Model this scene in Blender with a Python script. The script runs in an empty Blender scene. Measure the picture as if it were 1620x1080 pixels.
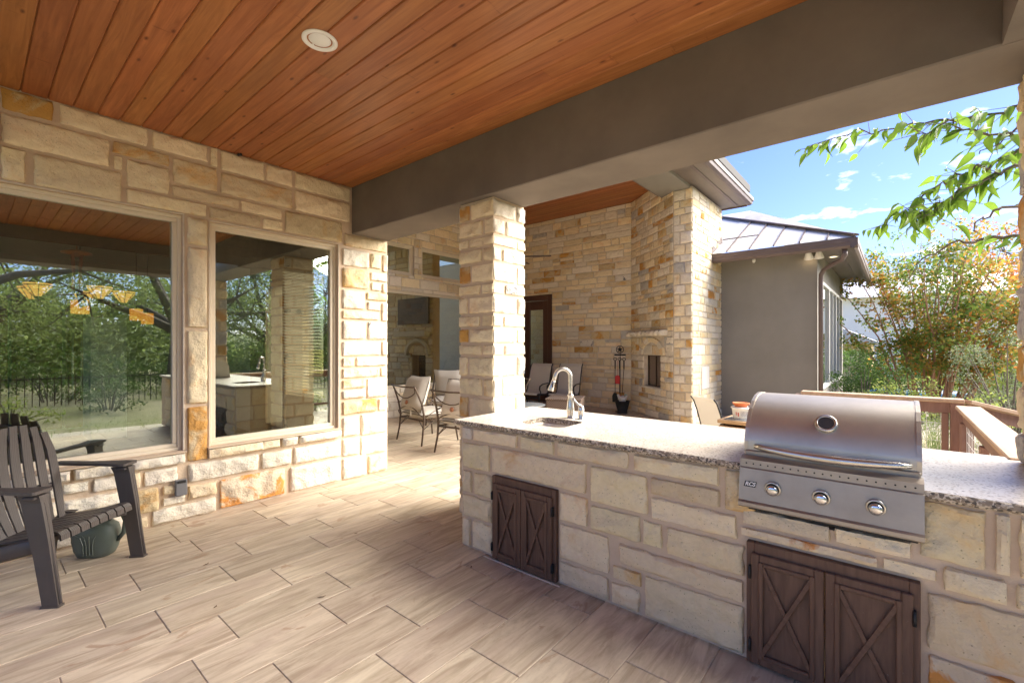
import bpy, math, random
import numpy as np
from mathutils import Vector, Matrix, noise
rad = math.radians
scene = bpy.context.scene
col = scene.collection

# ------------------------------------------------------------------ camera, sky, sun, exposure
cam_d = bpy.data.cameras.new('camera'); cam = bpy.data.objects.new('camera', cam_d); col.objects.link(cam)
cam_d.sensor_width = 36; cam_d.lens = 16.06; cam_d.shift_y = 0.0044
cam_d.clip_start = 0.05; cam_d.clip_end = 600
cam.location = (0, 0, 1.5); cam.rotation_euler = (rad(90), 0, rad(39.95))
scene.camera = cam

SUN_DIR = Vector((0.58, 0.56, 0.55)).normalized()      # towards the sun
world = bpy.data.worlds.new('World'); scene.world = world; world.use_nodes = True
wn = world.node_tree.nodes; wl = world.node_tree.links; wn.clear()
def wnode(t, **k):
    n = wn.new(t)
    for a, v in k.items(): setattr(n, a, v)
    return n
sky = wnode('ShaderNodeTexSky', sky_type='NISHITA', sun_disc=False)
sky.sun_elevation = math.asin(SUN_DIR.z); sky.sun_rotation = math.atan2(SUN_DIR.x, SUN_DIR.y)
sky.air_density = 1.0; sky.dust_density = 0.4; sky.ozone_density = 3.5
tc = wnode('ShaderNodeTexCoord'); sep = wnode('ShaderNodeSeparateXYZ'); wl.new(tc.outputs['Generated'], sep.inputs[0])
zz = wnode('ShaderNodeMath', operation='ADD'); wl.new(sep.outputs['Z'], zz.inputs[0]); zz.inputs[1].default_value = 0.16
zm = wnode('ShaderNodeMath', operation='MAXIMUM'); wl.new(zz.outputs[0], zm.inputs[0]); zm.inputs[1].default_value = 0.05
dx = wnode('ShaderNodeMath', operation='DIVIDE'); wl.new(sep.outputs['X'], dx.inputs[0]); wl.new(zm.outputs[0], dx.inputs[1])
dy = wnode('ShaderNodeMath', operation='DIVIDE'); wl.new(sep.outputs['Y'], dy.inputs[0]); wl.new(zm.outputs[0], dy.inputs[1])
cmb = wnode('ShaderNodeCombineXYZ'); wl.new(dx.outputs[0], cmb.inputs[0]); wl.new(dy.outputs[0], cmb.inputs[1]); cmb.inputs[2].default_value = 3.1
cn = wnode('ShaderNodeTexNoise'); cn.inputs['Scale'].default_value = 4.2; cn.inputs['Detail'].default_value = 9; cn.inputs['Roughness'].default_value = 0.55
wl.new(cmb.outputs[0], cn.inputs['Vector'])
cr = wnode('ShaderNodeValToRGB'); cr.color_ramp.elements[0].position = 0.57; cr.color_ramp.elements[1].position = 0.70
wl.new(cn.outputs['Fac'], cr.inputs[0])
mixc = wnode('ShaderNodeMixRGB'); wl.new(cr.outputs[0], mixc.inputs[0]); tint = wnode('ShaderNodeMixRGB', blend_type='MULTIPLY'); tint.inputs[0].default_value = 1; tint.inputs[2].default_value = (.80, .80, 1.10, 1); wl.new(sky.outputs[0], tint.inputs[1]); wl.new(tint.outputs[0], mixc.inputs[1])
mixc.inputs[2].default_value = (9.0, 9.0, 9.2, 1)
bg = wnode('ShaderNodeBackground'); bg.inputs['Strength'].default_value = 0.046
wl.new(mixc.outputs[0], bg.inputs[0])
wo = wnode('ShaderNodeOutputWorld'); wl.new(bg.outputs[0], wo.inputs[0])

sun_d = bpy.data.lights.new('sun', 'SUN'); sun = bpy.data.objects.new('sun', sun_d); col.objects.link(sun)
sun_d.energy = 3.2; sun_d.angle = rad(60); sun_d.color = (1.0, 0.92, 0.79)
sun.rotation_euler = SUN_DIR.to_track_quat('Z', 'Y').to_euler()

scene.view_settings.view_transform = 'Standard'; scene.view_settings.look = 'None'
scene.view_settings.gamma = 1; scene.view_settings.use_curve_mapping = False
scene.view_settings.exposure = 2.6
scene.render.engine = 'CYCLES'
scene.cycles.max_bounces = 10; scene.cycles.diffuse_bounces = 7; scene.cycles.glossy_bounces = 4
scene.cycles.transparent_max_bounces = 12; scene.cycles.transmission_bounces = 6
scene.cycles.sample_clamp_indirect = 8.0; scene.cycles.caustics_reflective = False; scene.cycles.caustics_refractive = False
scene.cycles.use_denoising = True

# ------------------------------------------------------------------ helpers: objects
def tag(o, label=None, cat=None, group=None, kind=None):
    if label: o['label'] = label
    if cat: o['category'] = cat
    if group: o['group'] = group
    if kind: o['kind'] = kind
    return o
def thing(name, label, cat, loc=(0, 0, 0), rz=0.0, group=None):
    o = bpy.data.objects.new(name, None); o.empty_display_size = 0.1; col.objects.link(o)
    o.location = loc; o.rotation_euler = (0, 0, rz)
    return tag(o, label, cat, group)
def link(name, me, mat=None, parent=None, loc=None, rot=None):
    o = bpy.data.objects.new(name, me); col.objects.link(o)
    if mat and len(me.materials) == 0: me.materials.append(mat)
    if parent: o.parent = parent
    if loc is not None: o.location = loc
    if rot is not None: o.rotation_euler = rot
    return o
def kids(o): return [c for c in bpy.data.objects if c.parent == o]
def copy_tree(o, parent=None, _k=None):
    if _k is None:
        _k = {}
        for c in bpy.data.objects:
            if c.parent: _k.setdefault(c.parent.name, []).append(c)
    c = o.copy(); col.objects.link(c); c.parent = parent
    for ch in _k.get(o.name, []): copy_tree(ch, c, _k)
    return c

class MB:
    """collects faces, builds ONE mesh object"""
    def __init__(s): s.v = []; s.f = []; s.sm = []
    def add(s, vs, fs, smooth=False, M=None):
        b = len(s.v)
        if M is not None: vs = [tuple(M @ Vector(p)) for p in vs]
        s.v += [tuple(p) for p in vs]; s.f += [tuple(i + b for i in f) for f in fs]; s.sm += [smooth] * len(fs)
        return s
    def box(s, x0, y0, z0, x1, y1, z1, bev=0.0, M=None):
        if x0 > x1: x0, x1 = x1, x0
        if y0 > y1: y0, y1 = y1, y0
        if z0 > z1: z0, z1 = z1, z0
        bev = min(bev, (x1 - x0) * .45, (y1 - y0) * .45, (z1 - z0) * .45)
        if bev <= 0:
            vs = [(x, y, z) for z in (z0, z1) for y in (y0, y1) for x in (x0, x1)]
            return s.add(vs, [(0, 2, 3, 1), (4, 5, 7, 6), (0, 1, 5, 4), (2, 6, 7, 3), (0, 4, 6, 2), (1, 3, 7, 5)], False, M)
        c = ((x0 + x1) / 2, (y0 + y1) / 2, (z0 + z1) / 2); h = ((x1 - x0) / 2, (y1 - y0) / 2, (z1 - z0) / 2)
        vs = []; idx = {}
        for sx in (-1, 1):
            for sy in (-1, 1):
                for sz in (-1, 1):
                    for ax in range(3):
                        sg = (sx, sy, sz)
                        p = [c[i] + sg[i] * (h[i] - (0 if i == ax else bev)) for i in range(3)]
                        idx[(sx, sy, sz, ax)] = len(vs); vs.append(tuple(p))
        fs = []
        for ax in range(3):
            a, b = [i for i in range(3) if i != ax]
            for sg in (-1, 1):
                q = []
                for (u, w) in ((-1, -1), (1, -1), (1, 1), (-1, 1)):
                    k = [0, 0, 0]; k[ax] = sg; k[a] = u; k[b] = w; q.append(idx[(k[0], k[1], k[2], ax)])
                flip = (sg == 1) ^ (ax == 1)
                fs.append(tuple(q) if flip else tuple(reversed(q)))
        for ax in range(3):
            a, b = [i for i in range(3) if i != ax]
            for u in (-1, 1):
                for w in (-1, 1):
                    k0 = [0, 0, 0]; k0[ax] = -1; k0[a] = u; k0[b] = w
                    k1 = list(k0); k1[ax] = 1
                    q = [idx[(*k0, a)], idx[(*k0, b)], idx[(*k1, b)], idx[(*k1, a)]]
                    fs.append(tuple(q))
        for sx in (-1, 1):
            for sy in (-1, 1):
                for sz in (-1, 1):
                    fs.append((idx[(sx, sy, sz, 0)], idx[(sx, sy, sz, 1)], idx[(sx, sy, sz, 2)]))
        # orient outwards
        cc = Vector(c); out = []
        for f in fs:
            p = [Vector(vs[i]) for i in f]
            n = (p[1] - p[0]).cross(p[2] - p[0]); m = sum(p, Vector()) / len(p)
            out.append(f if n.dot(m - cc) > 0 else tuple(reversed(f)))
        return s.add(vs, out, False, M)
    def tube(s, pts, r, n=8, cap=True, closed=False, flat=None):
        """swept round tube; r number or list; flat=(a,b) scales section"""
        P = [Vector(p) for p in pts]; m = len(P); rs = r if isinstance(r, (list, tuple)) else [r] * m
        up = None; vs = []; b0 = len(s.v)
        for i in range(m):
            if closed: t = P[(i + 1) % m] - P[i - 1]
            elif i == 0: t = P[1] - P[0]
            elif i == m - 1: t = P[-1] - P[-2]
            else: t = (P[i + 1] - P[i]).normalized() + (P[i] - P[i - 1]).normalized()
            t = t.normalized() if t.length > 1e-9 else Vector((0, 0, 1))
            if up is None: up = Vector((0, 0, 1)) if abs(t.z) < .9 else Vector((1, 0, 0))
            a = up - t * up.dot(t)
            a = a.normalized() if a.length > 1e-6 else t.orthogonal().normalized()
            up = a; b = t.cross(a)
            fa, fb = flat if flat else (1, 1)
            for k in range(n):
                an = 2 * math.pi * k / n
                vs.append(P[i] + (a * math.cos(an) * fa + b * math.sin(an) * fb) * rs[i])
        fs = []
        for i in range(m if closed else m - 1):
            for k in range(n):
                j = (i + 1) % m
                fs.append((i * n + k, i * n + (k + 1) % n, j * n + (k + 1) % n, j * n + k))
        s.add(vs, fs, n > 5)
        if cap and not closed:
            s.add([], [], False)
            s.f.append(tuple(b0 + k for k in reversed(range(n)))); s.sm.append(False)
            s.f.append(tuple(b0 + (m - 1) * n + k for k in range(n))); s.sm.append(False)
        return s
    def lathe(s, prof, n=20, c=(0, 0, 0), M=None, smooth=True):
        vs = []; fs = []
        for (r, z) in prof:
            for k in range(n):
                an = 2 * math.pi * k / n; vs.append((c[0] + r * math.cos(an), c[1] + r * math.sin(an), c[2] + z))
        for i in range(len(prof) - 1):
            for k in range(n): fs.append((i * n + k, i * n + (k + 1) % n, (i + 1) * n + (k + 1) % n, (i + 1) * n + k))
        return s.add(vs, fs, smooth, M)
    def prism(s, poly, axis, a, b, M=None, smooth=False):
        """poly of 2D points extruded along axis (0,1,2) from a to b; 2D = the other axes in order"""
        n = len(poly); vs = []
        for t in (a, b):
            for p in poly:
                q = list(p); q.insert(axis, t); vs.append(tuple(q))
        ar = sum(poly[i][0] * poly[(i + 1) % n][1] - poly[(i + 1) % n][0] * poly[i][1] for i in range(n))
        fl = (ar > 0) ^ (axis == 1)
        fs = [tuple(range(n))[::-1], tuple(range(n, 2 * n))] + [(i, (i + 1) % n, n + (i + 1) % n, n + i) for i in range(n)]
        if (not fl) ^ (a > b): fs = [tuple(reversed(f)) for f in fs]
        return s.add(vs, fs, smooth, M)
    def mesh(s, name):
        me = bpy.data.meshes.new(name); me.from_pydata(s.v, [], s.f)
        me.polygons.foreach_set('use_smooth', s.sm); me.update(); return me
    def build(s, name, mat=None, parent=None, loc=None, rot=None):
        return link(name, s.mesh(name), mat, parent, loc, rot)
def rotz(a, loc=(0, 0, 0)): return Matrix.Translation(loc) @ Matrix.Rotation(a, 4, 'Z')

# ------------------------------------------------------------------ helpers: materials
class NT:
    def __init__(s, name):
        s.m = bpy.data.materials.new(name); s.m.use_nodes = True; s.t = s.m.node_tree; s.t.nodes.clear()
        s.out = s.n('ShaderNodeOutputMaterial'); s.b = s.n('ShaderNodeBsdfPrincipled'); s.l(s.b.outputs[0], s.out.inputs[0])
        s._c = None
    def n(s, t, **k):
        n = s.t.nodes.new(t)
        for a, v in k.items(): setattr(n, a, v)
        return n
    def l(s, a, b): s.t.links.new(a, b)
    def coord(s, scale=(1, 1, 1), rnd=True, which='Object'):
        tc = s.n('ShaderNodeTexCoord'); mp = s.n('ShaderNodeMapping'); mp.inputs['Scale'].default_value = scale
        s.l(tc.outputs[which], mp.inputs[0])
        if rnd:
            oi = s.n('ShaderNodeObjectInfo'); cx = s.n('ShaderNodeCombineXYZ')
            for i, k in enumerate((37.0, 71.0, 53.0)):
                mu = s.n('ShaderNodeMath', operation='MULTIPLY'); mu.inputs[1].default_value = k
                s.l(oi.outputs['Random'], mu.inputs[0]); s.l(mu.outputs[0], cx.inputs[i])
            s.l(cx.outputs[0], mp.inputs['Location'])
        return mp.outputs[0]
    def noise(s, vec, scale, detail=4, rough=.5, dist=0.0):
        n = s.n('ShaderNodeTexNoise'); s.l(vec, n.inputs['Vector'])
        n.inputs['Scale'].default_value = scale; n.inputs['Detail'].default_value = detail
        n.inputs['Roughness'].default_value = rough; n.inputs['Distortion'].default_value = dist
        return n.outputs['Fac']
    def vor(s, vec, scale, feature='F1', out='Distance'):
        n = s.n('ShaderNodeTexVoronoi', feature=feature); s.l(vec, n.inputs['Vector']); n.inputs['Scale'].default_value = scale
        return n.outputs[out]
    def ramp(s, f, a, b, ca=(0, 0, 0, 1), cb=(1, 1, 1, 1)):
        r = s.n('ShaderNodeValToRGB'); s.l(f, r.inputs[0]); e = r.color_ramp.elements
        e[0].position = a; e[1].position = b; e[0].color = ca; e[1].color = cb
        return r.outputs[0]
    def mix(s, f, a, b, mode='MIX'):
        m = s.n('ShaderNodeMixRGB', blend_type=mode)
        for i, v in enumerate((f, a, b)):
            if isinstance(v, (int, float)): m.inputs[i].default_value = v
            elif isinstance(v, tuple): m.inputs[i].default_value = (*v[:3], 1)
            else: s.l(v, m.inputs[i])
        return m.outputs[0]
    def math(s, op, a, b=0.0):
        m = s.n('ShaderNodeMath', operation=op)
        for i, v in enumerate((a, b)):
            if isinstance(v, (int, float)): m.inputs[i].default_value = v
            else: s.l(v, m.inputs[i])
        return m.outputs[0]
    def vary(s, colr, amt=.12, hue=.01):
        oi = s.n('ShaderNodeObjectInfo'); h = s.n('ShaderNodeHueSaturation')
        mr = s.n('ShaderNodeMapRange'); mr.inputs['To Min'].default_value = 1 - amt; mr.inputs['To Max'].default_value = 1 + amt
        s.l(oi.outputs['Random'], mr.inputs[0]); s.l(mr.outputs[0], h.inputs['Value'])
        if hue:
            f = s.math('FRACT', s.math('MULTIPLY', oi.outputs['Random'], 7.31))
            m2 = s.n('ShaderNodeMapRange'); m2.inputs['To Min'].default_value = .5 - hue; m2.inputs['To Max'].default_value = .5 + hue
            s.l(f, m2.inputs[0]); s.l(m2.outputs[0], h.inputs['Hue'])
        if isinstance(colr, tuple): h.inputs['Color'].default_value = (*colr, 1)
        else: s.l(colr, h.inputs['Color'])
        return h.outputs[0]
    def bump(s, height, strength=.5, dist=.02, normal=None):
        b = s.n('ShaderNodeBump'); b.inputs['Strength'].default_value = strength; b.inputs['Distance'].default_value = dist
        s.l(height, b.inputs['Height'])
        if normal: s.l(normal, b.inputs['Normal'])
        return b.outputs[0]
    def done(s, color=None, rough=.7, metal=0.0, normal=None, **k):
        def put(nm, v):
            if isinstance(v, (int, float)): s.b.inputs[nm].default_value = v
            elif isinstance(v, tuple): s.b.inputs[nm].default_value = (*v[:3], 1)
            else: s.l(v, s.b.inputs[nm])
        if color is not None: put('Base Color', color)
        put('Roughness', rough); put('Metallic', metal)
        if normal: s.l(normal, s.b.inputs['Normal'])
        for a, v in k.items(): put(a.replace('_', ' '), v)
        return s.m

def stone_mat(name, base, alt, stain=None, lo=.5, hi=.6, spot=None, fade=.5):
    t = NT(name); v = t.coord()
    c = t.mix(t.noise(v, 5, 6, .6), base, alt)
    c = t.mix(t.math('MULTIPLY', t.ramp(t.noise(v, 26, 5, .65), .42, .72), .35), c, tuple(x * .80 for x in base))
    if stain:
        m = t.ramp(t.noise(v, 3.4, 8, .62, .6), lo, hi)
        c = t.mix(t.math('MULTIPLY', m, .9), c, t.mix(t.noise(v, 9, 4), stain, tuple(x * 1.5 for x in stain)))
    if spot:
        m = t.ramp(t.noise(v, 7, 8, .7, .5), .56, .6); c = t.mix(m, c, spot)
    pit = t.ramp(t.vor(v, 42), .03, .16)
    c = t.mix(t.math('SUBTRACT', 1.0, pit), c, tuple(x * .45 for x in base))
    c = t.vary(c, .10, .006)
    hgt = t.math('ADD', t.noise(v, 14, 8, .60), t.math('MULTIPLY', t.noise(v, 60, 5, .6), .3))
    cr_ = t.n('ShaderNodeTexVoronoi', feature='F1'); t.l(v, cr_.inputs['Vector']); cr_.inputs['Scale'].default_value = 13
    hgt = t.math('ADD', hgt, t.math('MULTIPLY', cr_.outputs['Distance'], .5))
    return t.done(c, .93, normal=t.bump(hgt, .85, .024), Specular_IOR_Level=.2)

M = {}
M['c'] = stone_mat('limestone_cream', (.80, .665, .43), (.85, .73, .52), (.56, .36, .17), .56, .74)
M['w'] = stone_mat('limestone_white', (.76, .68, .54), (.81, .745, .63), (.58, .46, .29), .63, .78)
M['g'] = stone_mat('limestone_gold', (.65, .52, .32), (.70, .60, .42), (.55, .33, .12), .5, .7)
M['o'] = stone_mat('limestone_amber', (.64, .52, .34), (.62, .45, .23), (.46, .23, .055), .46, .56)
M['O'] = stone_mat('limestone_rust_stained', (.66, .57, .43), (.68, .56, .38), (.50, .22, .035), .47, .53)
M['s'] = stone_mat('limestone_lichen_spotted', (.66, .60, .51), (.70, .66, .58), None, spot=(.16, .16, .165))
M['y'] = stone_mat('limestone_mossy', (.79, .655, .41), (.82, .70, .48), (.60, .52, .25), .57, .77)
M['r'] = stone_mat('limestone_rust_run', (.68, .56, .375), (.75, .645, .47), (.46, .19, .035), .60, .66)
M['k'] = stone_mat('limestone_grey', (.46, .44, .41), (.58, .55, .50), (.22, .20, .20), .55, .68)
def simple(name, color, rough=.6, metal=0.0, bs=0, bd=.003, bstr=.3, var=.0, alt=None, asc=6, **k):
    t = NT(name); v = t.coord(rnd=False); c = color
    if alt: c = t.mix(t.ramp(t.noise(v, asc, 6, .6), .35, .7), color, alt)
    if var: c = t.vary(c, var, 0)
    nrm = t.bump(t.noise(v, bs, 6, .6), bstr, bd) if bs else None
    return t.done(c, rough, metal, nrm, **k)
M['mortar'] = simple('mortar', (.58, .45, .32), .95, bs=70, bd=.006, bstr=.6, alt=(.63, .50, .37), asc=5)
M['mortar_w'] = simple('mortar_pale', (.68, .60, .49), .95, bs=70, bd=.006, bstr=.6, alt=(.50, .42, .33), asc=5)
M['stucco'] = simple('shaded_taupe_stucco', (.135, .112, .093), .9, bs=160, bd=.002, bstr=.5, alt=(.190, .158, .13), asc=1.6)  # the wing's paint made darker, the beams' shade put into the colour
M['stucco_g'] = simple('grey_stucco', (.215, .20, .178), .9, bs=120, bd=.003, bstr=.5, alt=(.255, .24, .215), asc=1.2)
M['frame'] = simple('beige_window_frame', (.72, .63, .48), .5, bs=30, bd=.001)
M['framed'] = simple('beige_frame_shadow_groove', (.36, .29, .21), .6)
M['trim'] = simple('bronze_metal_trim', (.105, .075, .070), .5, .1, alt=(.13, .095, .088), asc=3)
M['soffit'] = simple('eave_soffit_paint', (.17, .14, .122), .6, alt=(.145, .12, .105), asc=3)
M['darkdoor'] = simple('mahogany_door_paint', (.085, .035, .02), .45, bs=40, bd=.001)
M['black'] = simple('black_iron', (.02, .02, .021), .5, .3)
M['white'] = simple('white_plastic', (.78, .77, .74), .45)
M['lightgray'] = simple('interior_wall_paint', (.55, .54, .48), .8)
M['darkgray'] = simple('interior_dark_paint', (.20, .195, .17), .8)
M['galv'] = simple('roof_sheet_metal', (.66, .65, .65), .45, .1, alt=(.74, .73, .73), asc=2)
M['rubber'] = simple('black_rubber', (.015, .015, .015), .8)
M['sling'] = simple('cream_sling_fabric', (.50, .45, .37), .85, bs=300, bd=.001)
M['slingw'] = simple('white_sling_fabric', (.80, .80, .77), .8, bs=300, bd=.001)
M['cushion'] = simple('oatmeal_cushion_fabric', (.52, .48, .42), .9, bs=220, bd=.001, alt=(.48, .44, .38), asc=4)
M['cushiong'] = simple('grey_cushion_underside', (.30, .28, .25), .9, bs=220, bd=.001)
M['piping'] = simple('dark_piping', (.05, .045, .04), .7)
M['iron'] = simple('bronze_iron', (.085, .06, .045), .45, .5, alt=(.12, .085, .06), asc=20)
M['copperball'] = simple('wood_medallion', (.28, .11, .05), .4)
M['terracotta'] = simple('terracotta', (.55, .16, .055), .8, bs=50)
M['red'] = simple('red_handle', (.55, .03, .03), .5)
M['blue'] = simple('blue_plastic', (.01, .16, .42), .35)
M['tan'] = simple('tan_wood_edge', (.42, .27, .14), .55, alt=(.30, .19, .10), asc=8)
M['smoke'] = simple('charcoal_interior', (.03, .028, .026), .8)
M['copper'] = simple('copper', (.45, .17, .07), .3, .9)

def wood_mat():
    t = NT('cedar_ceiling_stain'); v = t.coord((1, 1, 1)); s = t.coord((.55, 9, 9))
    g = t.noise(s, 3.2, 8, .62, .9)
    c = t.mix(t.ramp(g, .35, .68), (.255, .088, .028), (.43, .166, .056))
    c = t.mix(t.math('MULTIPLY', t.ramp(t.noise(v, 2.2, 4, .5), .45, .7), .5), c, (.30, .095, .03))
    k = t.vor(t.coord((2.2, 5.5, 5.5)), 1.7); km = t.ramp(k, .035, .12)
    c = t.mix(t.math('SUBTRACT', 1.0, km), c, (.11, .028, .008))
    sc = t.ramp(t.noise(t.coord((9, 1.2, 1)), 3.4, 5, .6), .66, .72)
    c = t.mix(t.math('MULTIPLY', sc, .55), c, (.16, .045, .012))
    c = t.vary(c, .13, .006)
    return t.done(c, .42, normal=t.bump(g, .25, .004), Specular_IOR_Level=.35)
M['cedar'] = wood_mat()
def tile_mat():
    t = NT('wood_look_porcelain'); s = t.coord((7, .9, 1)); v = t.coord((1, 1, 1))
    w = t.coord(rnd=False)
    g = t.noise(s, 2.0, 9, .62, 1.2)
    c = t.mix(t.ramp(g, .37, .61), (.37, .29, .205), (.61, .515, .385))
    c = t.mix(t.math('MULTIPLY', t.ramp(t.noise(t.coord((9, 1.3, 1)), 1.3, 6, .6, .5), .5, .66), .7), c, (.47, .37, .285))
    c = t.mix(t.math('MULTIPLY', t.ramp(t.noise(t.coord((4, 1.0, 1)), 2.1, 6, .55, .8), .55, .72), .6), c, (.54, .465, .36))
    st = t.ramp(t.noise(t.coord((3.2, 1.6, 1)), 2.0, 8, .62, .7), .625, .665)
    c = t.mix(t.math('MULTIPLY', st, .7), c, (.36, .235, .15))
    edge = t.math('MULTIPLY', t.ramp(t.noise(v, 60, 3), .55, .8), .15)
    c = t.mix(edge, c, (.25, .18, .13))
    c = t.vary(c, .12, .006)
    r = t.n('ShaderNodeMapRange'); t.l(g, r.inputs[0]); r.inputs['To Min'].default_value = .42; r.inputs['To Max'].default_value = .62
    return t.done(c, r.outputs[0], normal=t.bump(g, .12, .003), Specular_IOR_Level=.4)
M['tile'] = tile_mat()
M['grout'] = simple('grout', (.42, .34, .26), .95, bs=80)
def granite():
    t = NT('speckled_granite'); v = t.coord(rnd=False)
    c = t.mix(t.ramp(t.noise(v, 9, 6, .6), .35, .65), (.62, .565, .48), (.70, .66, .60))
    a = t.vor(v, 130, out='Color'); m = t.n('ShaderNodeSeparateColor'); t.l(a, m.inputs[0])
    c = t.mix(t.ramp(m.outputs[0], .84, .92), c, (.42, .345, .26))
    c = t.mix(t.ramp(m.outputs[1], .93, .97), c, (.22, .19, .165))
    c = t.mix(t.math('MULTIPLY', t.ramp(t.noise(v, 55, 6, .7), .56, .66), .6), c, (.42, .34, .26))
    return t.done(c, .3, normal=t.bump(t.noise(v, 90, 3), .12, .001), Specular_IOR_Level=.5)
M['granite'] = granite()
def granite_edge():
    t = NT('rough_granite_edge'); v = t.coord(rnd=False)
    a = t.vor(v, 110, out='Color'); m = t.n('ShaderNodeSeparateColor'); t.l(a, m.inputs[0])
    c = t.mix(t.ramp(m.outputs[0], .35, .75), (.28, .22, .16), (.62, .54, .43))
    c = t.mix(t.ramp(m.outputs[1], .75, .85), c, (.11, .092, .075))
    return t.done(c, .75, normal=t.bump(t.noise(v, 120, 5, .7), .8, .006))
M['granite_edge'] = granite_edge()
def steel(name, base, rough, sc=(1, 90, 90), strength=.16, metal=.95):
    t = NT(name); s = t.coord(sc, rnd=False); v = t.coord(rnd=False)
    g = t.noise(s, 6, 3, .5); sm = t.noise(v, 7, 6, .6)
    c = t.mix(t.ramp(sm, .35, .75), base, tuple(x * .82 for x in base))
    r = t.n('ShaderNodeMapRange'); t.l(t.math('ADD', t.math('MULTIPLY', g, .5), t.math('MULTIPLY', sm, .5)), r.inputs[0])
    r.inputs['To Min'].default_value = rough - .08; r.inputs['To Max'].default_value = rough + .12
    return t.done(c, r.outputs[0], metal, t.bump(g, strength, .001))
M['steel'] = steel('brushed_stainless', (.56, .50, .42), .44, metal=.85)
M['steeld'] = steel('brushed_stainless_panel', (.43, .375, .315), .48, metal=.8)
M['nickel'] = steel('satin_nickel', (.60, .57, .52), .26, (1, 1, 1), 0)
M['chrome'] = steel('spotted_chrome', (.72, .72, .72), .12, (1, 1, 1), 0)
def paintwood(name, base, alt):
    t = NT(name); v = t.coord((14, 14, 1.4)); g = t.noise(v, 3, 6, .6, .6)
    c = t.mix(t.ramp(g, .35, .7), base, alt)
    c = t.mix(t.math('MULTIPLY', t.ramp(t.noise(t.coord(), 90, 3), .70, .78), .5), c, (.35, .30, .25))
    return t.done(c, .62, normal=t.bump(g, .35, .003))
M['cab'] = paintwood('weathered_brown_wood', (.095, .048, .030), (.155, .085, .055))
M['rail'] = paintwood('redwood_rail_stain', (.19, .098, .075), (.25, .14, .11))
def capwood():
    t = NT('weathered_rail_cap'); v = t.coord((6, .8, 1)); g = t.noise(v, 3, 6, .6, .6)
    return t.done(t.mix(t.ramp(g, .3, .7), (.40, .255, .165), (.50, .36, .25)), .75, normal=t.bump(g, .3, .003))
M['cap'] = capwood()
def resin():
    t = NT('brown_woodgrain_resin'); v = t.coord((9, 9, 1.3)); w = t.n('ShaderNodeTexWave', wave_type='BANDS', bands_direction='X'); t.l(v, w.inputs['Vector'])
    w.inputs['Scale'].default_value = 3.0; w.inputs['Distortion'].default_value = 5.0; w.inputs['Detail'].default_value = 3
    c = t.mix(t.noise(t.coord(), 8, 5), (.060, .050, .046), (.088, .074, .068))
    return t.done(c, .48, normal=t.bump(w.outputs['Fac'], .28, .002), Specular_IOR_Level=.5)
M['resin'] = resin()
def wicker():
    t = NT('brown_wicker'); v = t.coord(rnd=False)
    w = t.n('ShaderNodeTexChecker'); t.l(v, w.inputs['Vector']); w.inputs['Scale'].default_value = 48
    c = t.mix(w.outputs['Fac'], (.27, .20, .16), (.15, .105, .08))
    return t.done(c, .7, normal=t.bump(w.outputs['Fac'], .8, .004))
M['wicker'] = wicker()
M['jug'] = simple('sage_green_plastic', (.10, .125, .105), .42, alt=(.125, .15, .13), asc=5)

def glass_mat(name, tint=(.80, .86, .80), refl=.22, add=.10):
    t = NT(name); t.t.nodes.remove(t.b)
    tr = t.n('ShaderNodeBsdfTransparent'); tr.inputs[0].default_value = (*tint, 1)
    gl = t.n('ShaderNodeBsdfGlossy'); gl.inputs['Roughness'].default_value = 0.0; gl.inputs[0].default_value = (.93, .97, .93, 1)
    fr = t.n('ShaderNodeLayerWeight'); fr.inputs[0].default_value = refl
    f = t.math('MINIMUM', t.math('ADD', fr.outputs['Fresnel'], add), .9)
    mx = t.n('ShaderNodeMixShader'); t.l(f, mx.inputs[0]); t.l(tr.outputs[0], mx.inputs[1]); t.l(gl.outputs[0], mx.inputs[2])
    t.l(mx.outputs[0], t.out.inputs[0]); return t.m
M['glass'] = glass_mat('coated_window_glass', (.84, .88, .78), .30, .24)
M['glass2'] = glass_mat('dim_window_glass', (.84, .80, .66), .2, .04)
def emit(name, color, strength, tex=False):
    t = NT(name); t.t.nodes.remove(t.b); e = t.n('ShaderNodeEmission'); e.inputs[1].default_value = strength
    if tex:
        v = t.coord(rnd=False); t.l(t.mix(t.ramp(t.noise(v, 60, 3), .4, .6), color, tuple(x * f for x, f in zip(color, (.8, .5, .25)))), e.inputs[0])
    else: e.inputs[0].default_value = (*color, 1)
    t.l(e.outputs[0], t.out.inputs[0]); return t.m
M['lampshade'] = emit('lit_amber_art_glass', (1.0, .52, .13), .22)
M['pendant'] = emit('lit_amber_pendant_glass', (1.0, .48, .08), .2, True)
M['bulb'] = emit('lit_warm_lens', (1.0, .72, .40), 1.0)

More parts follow.
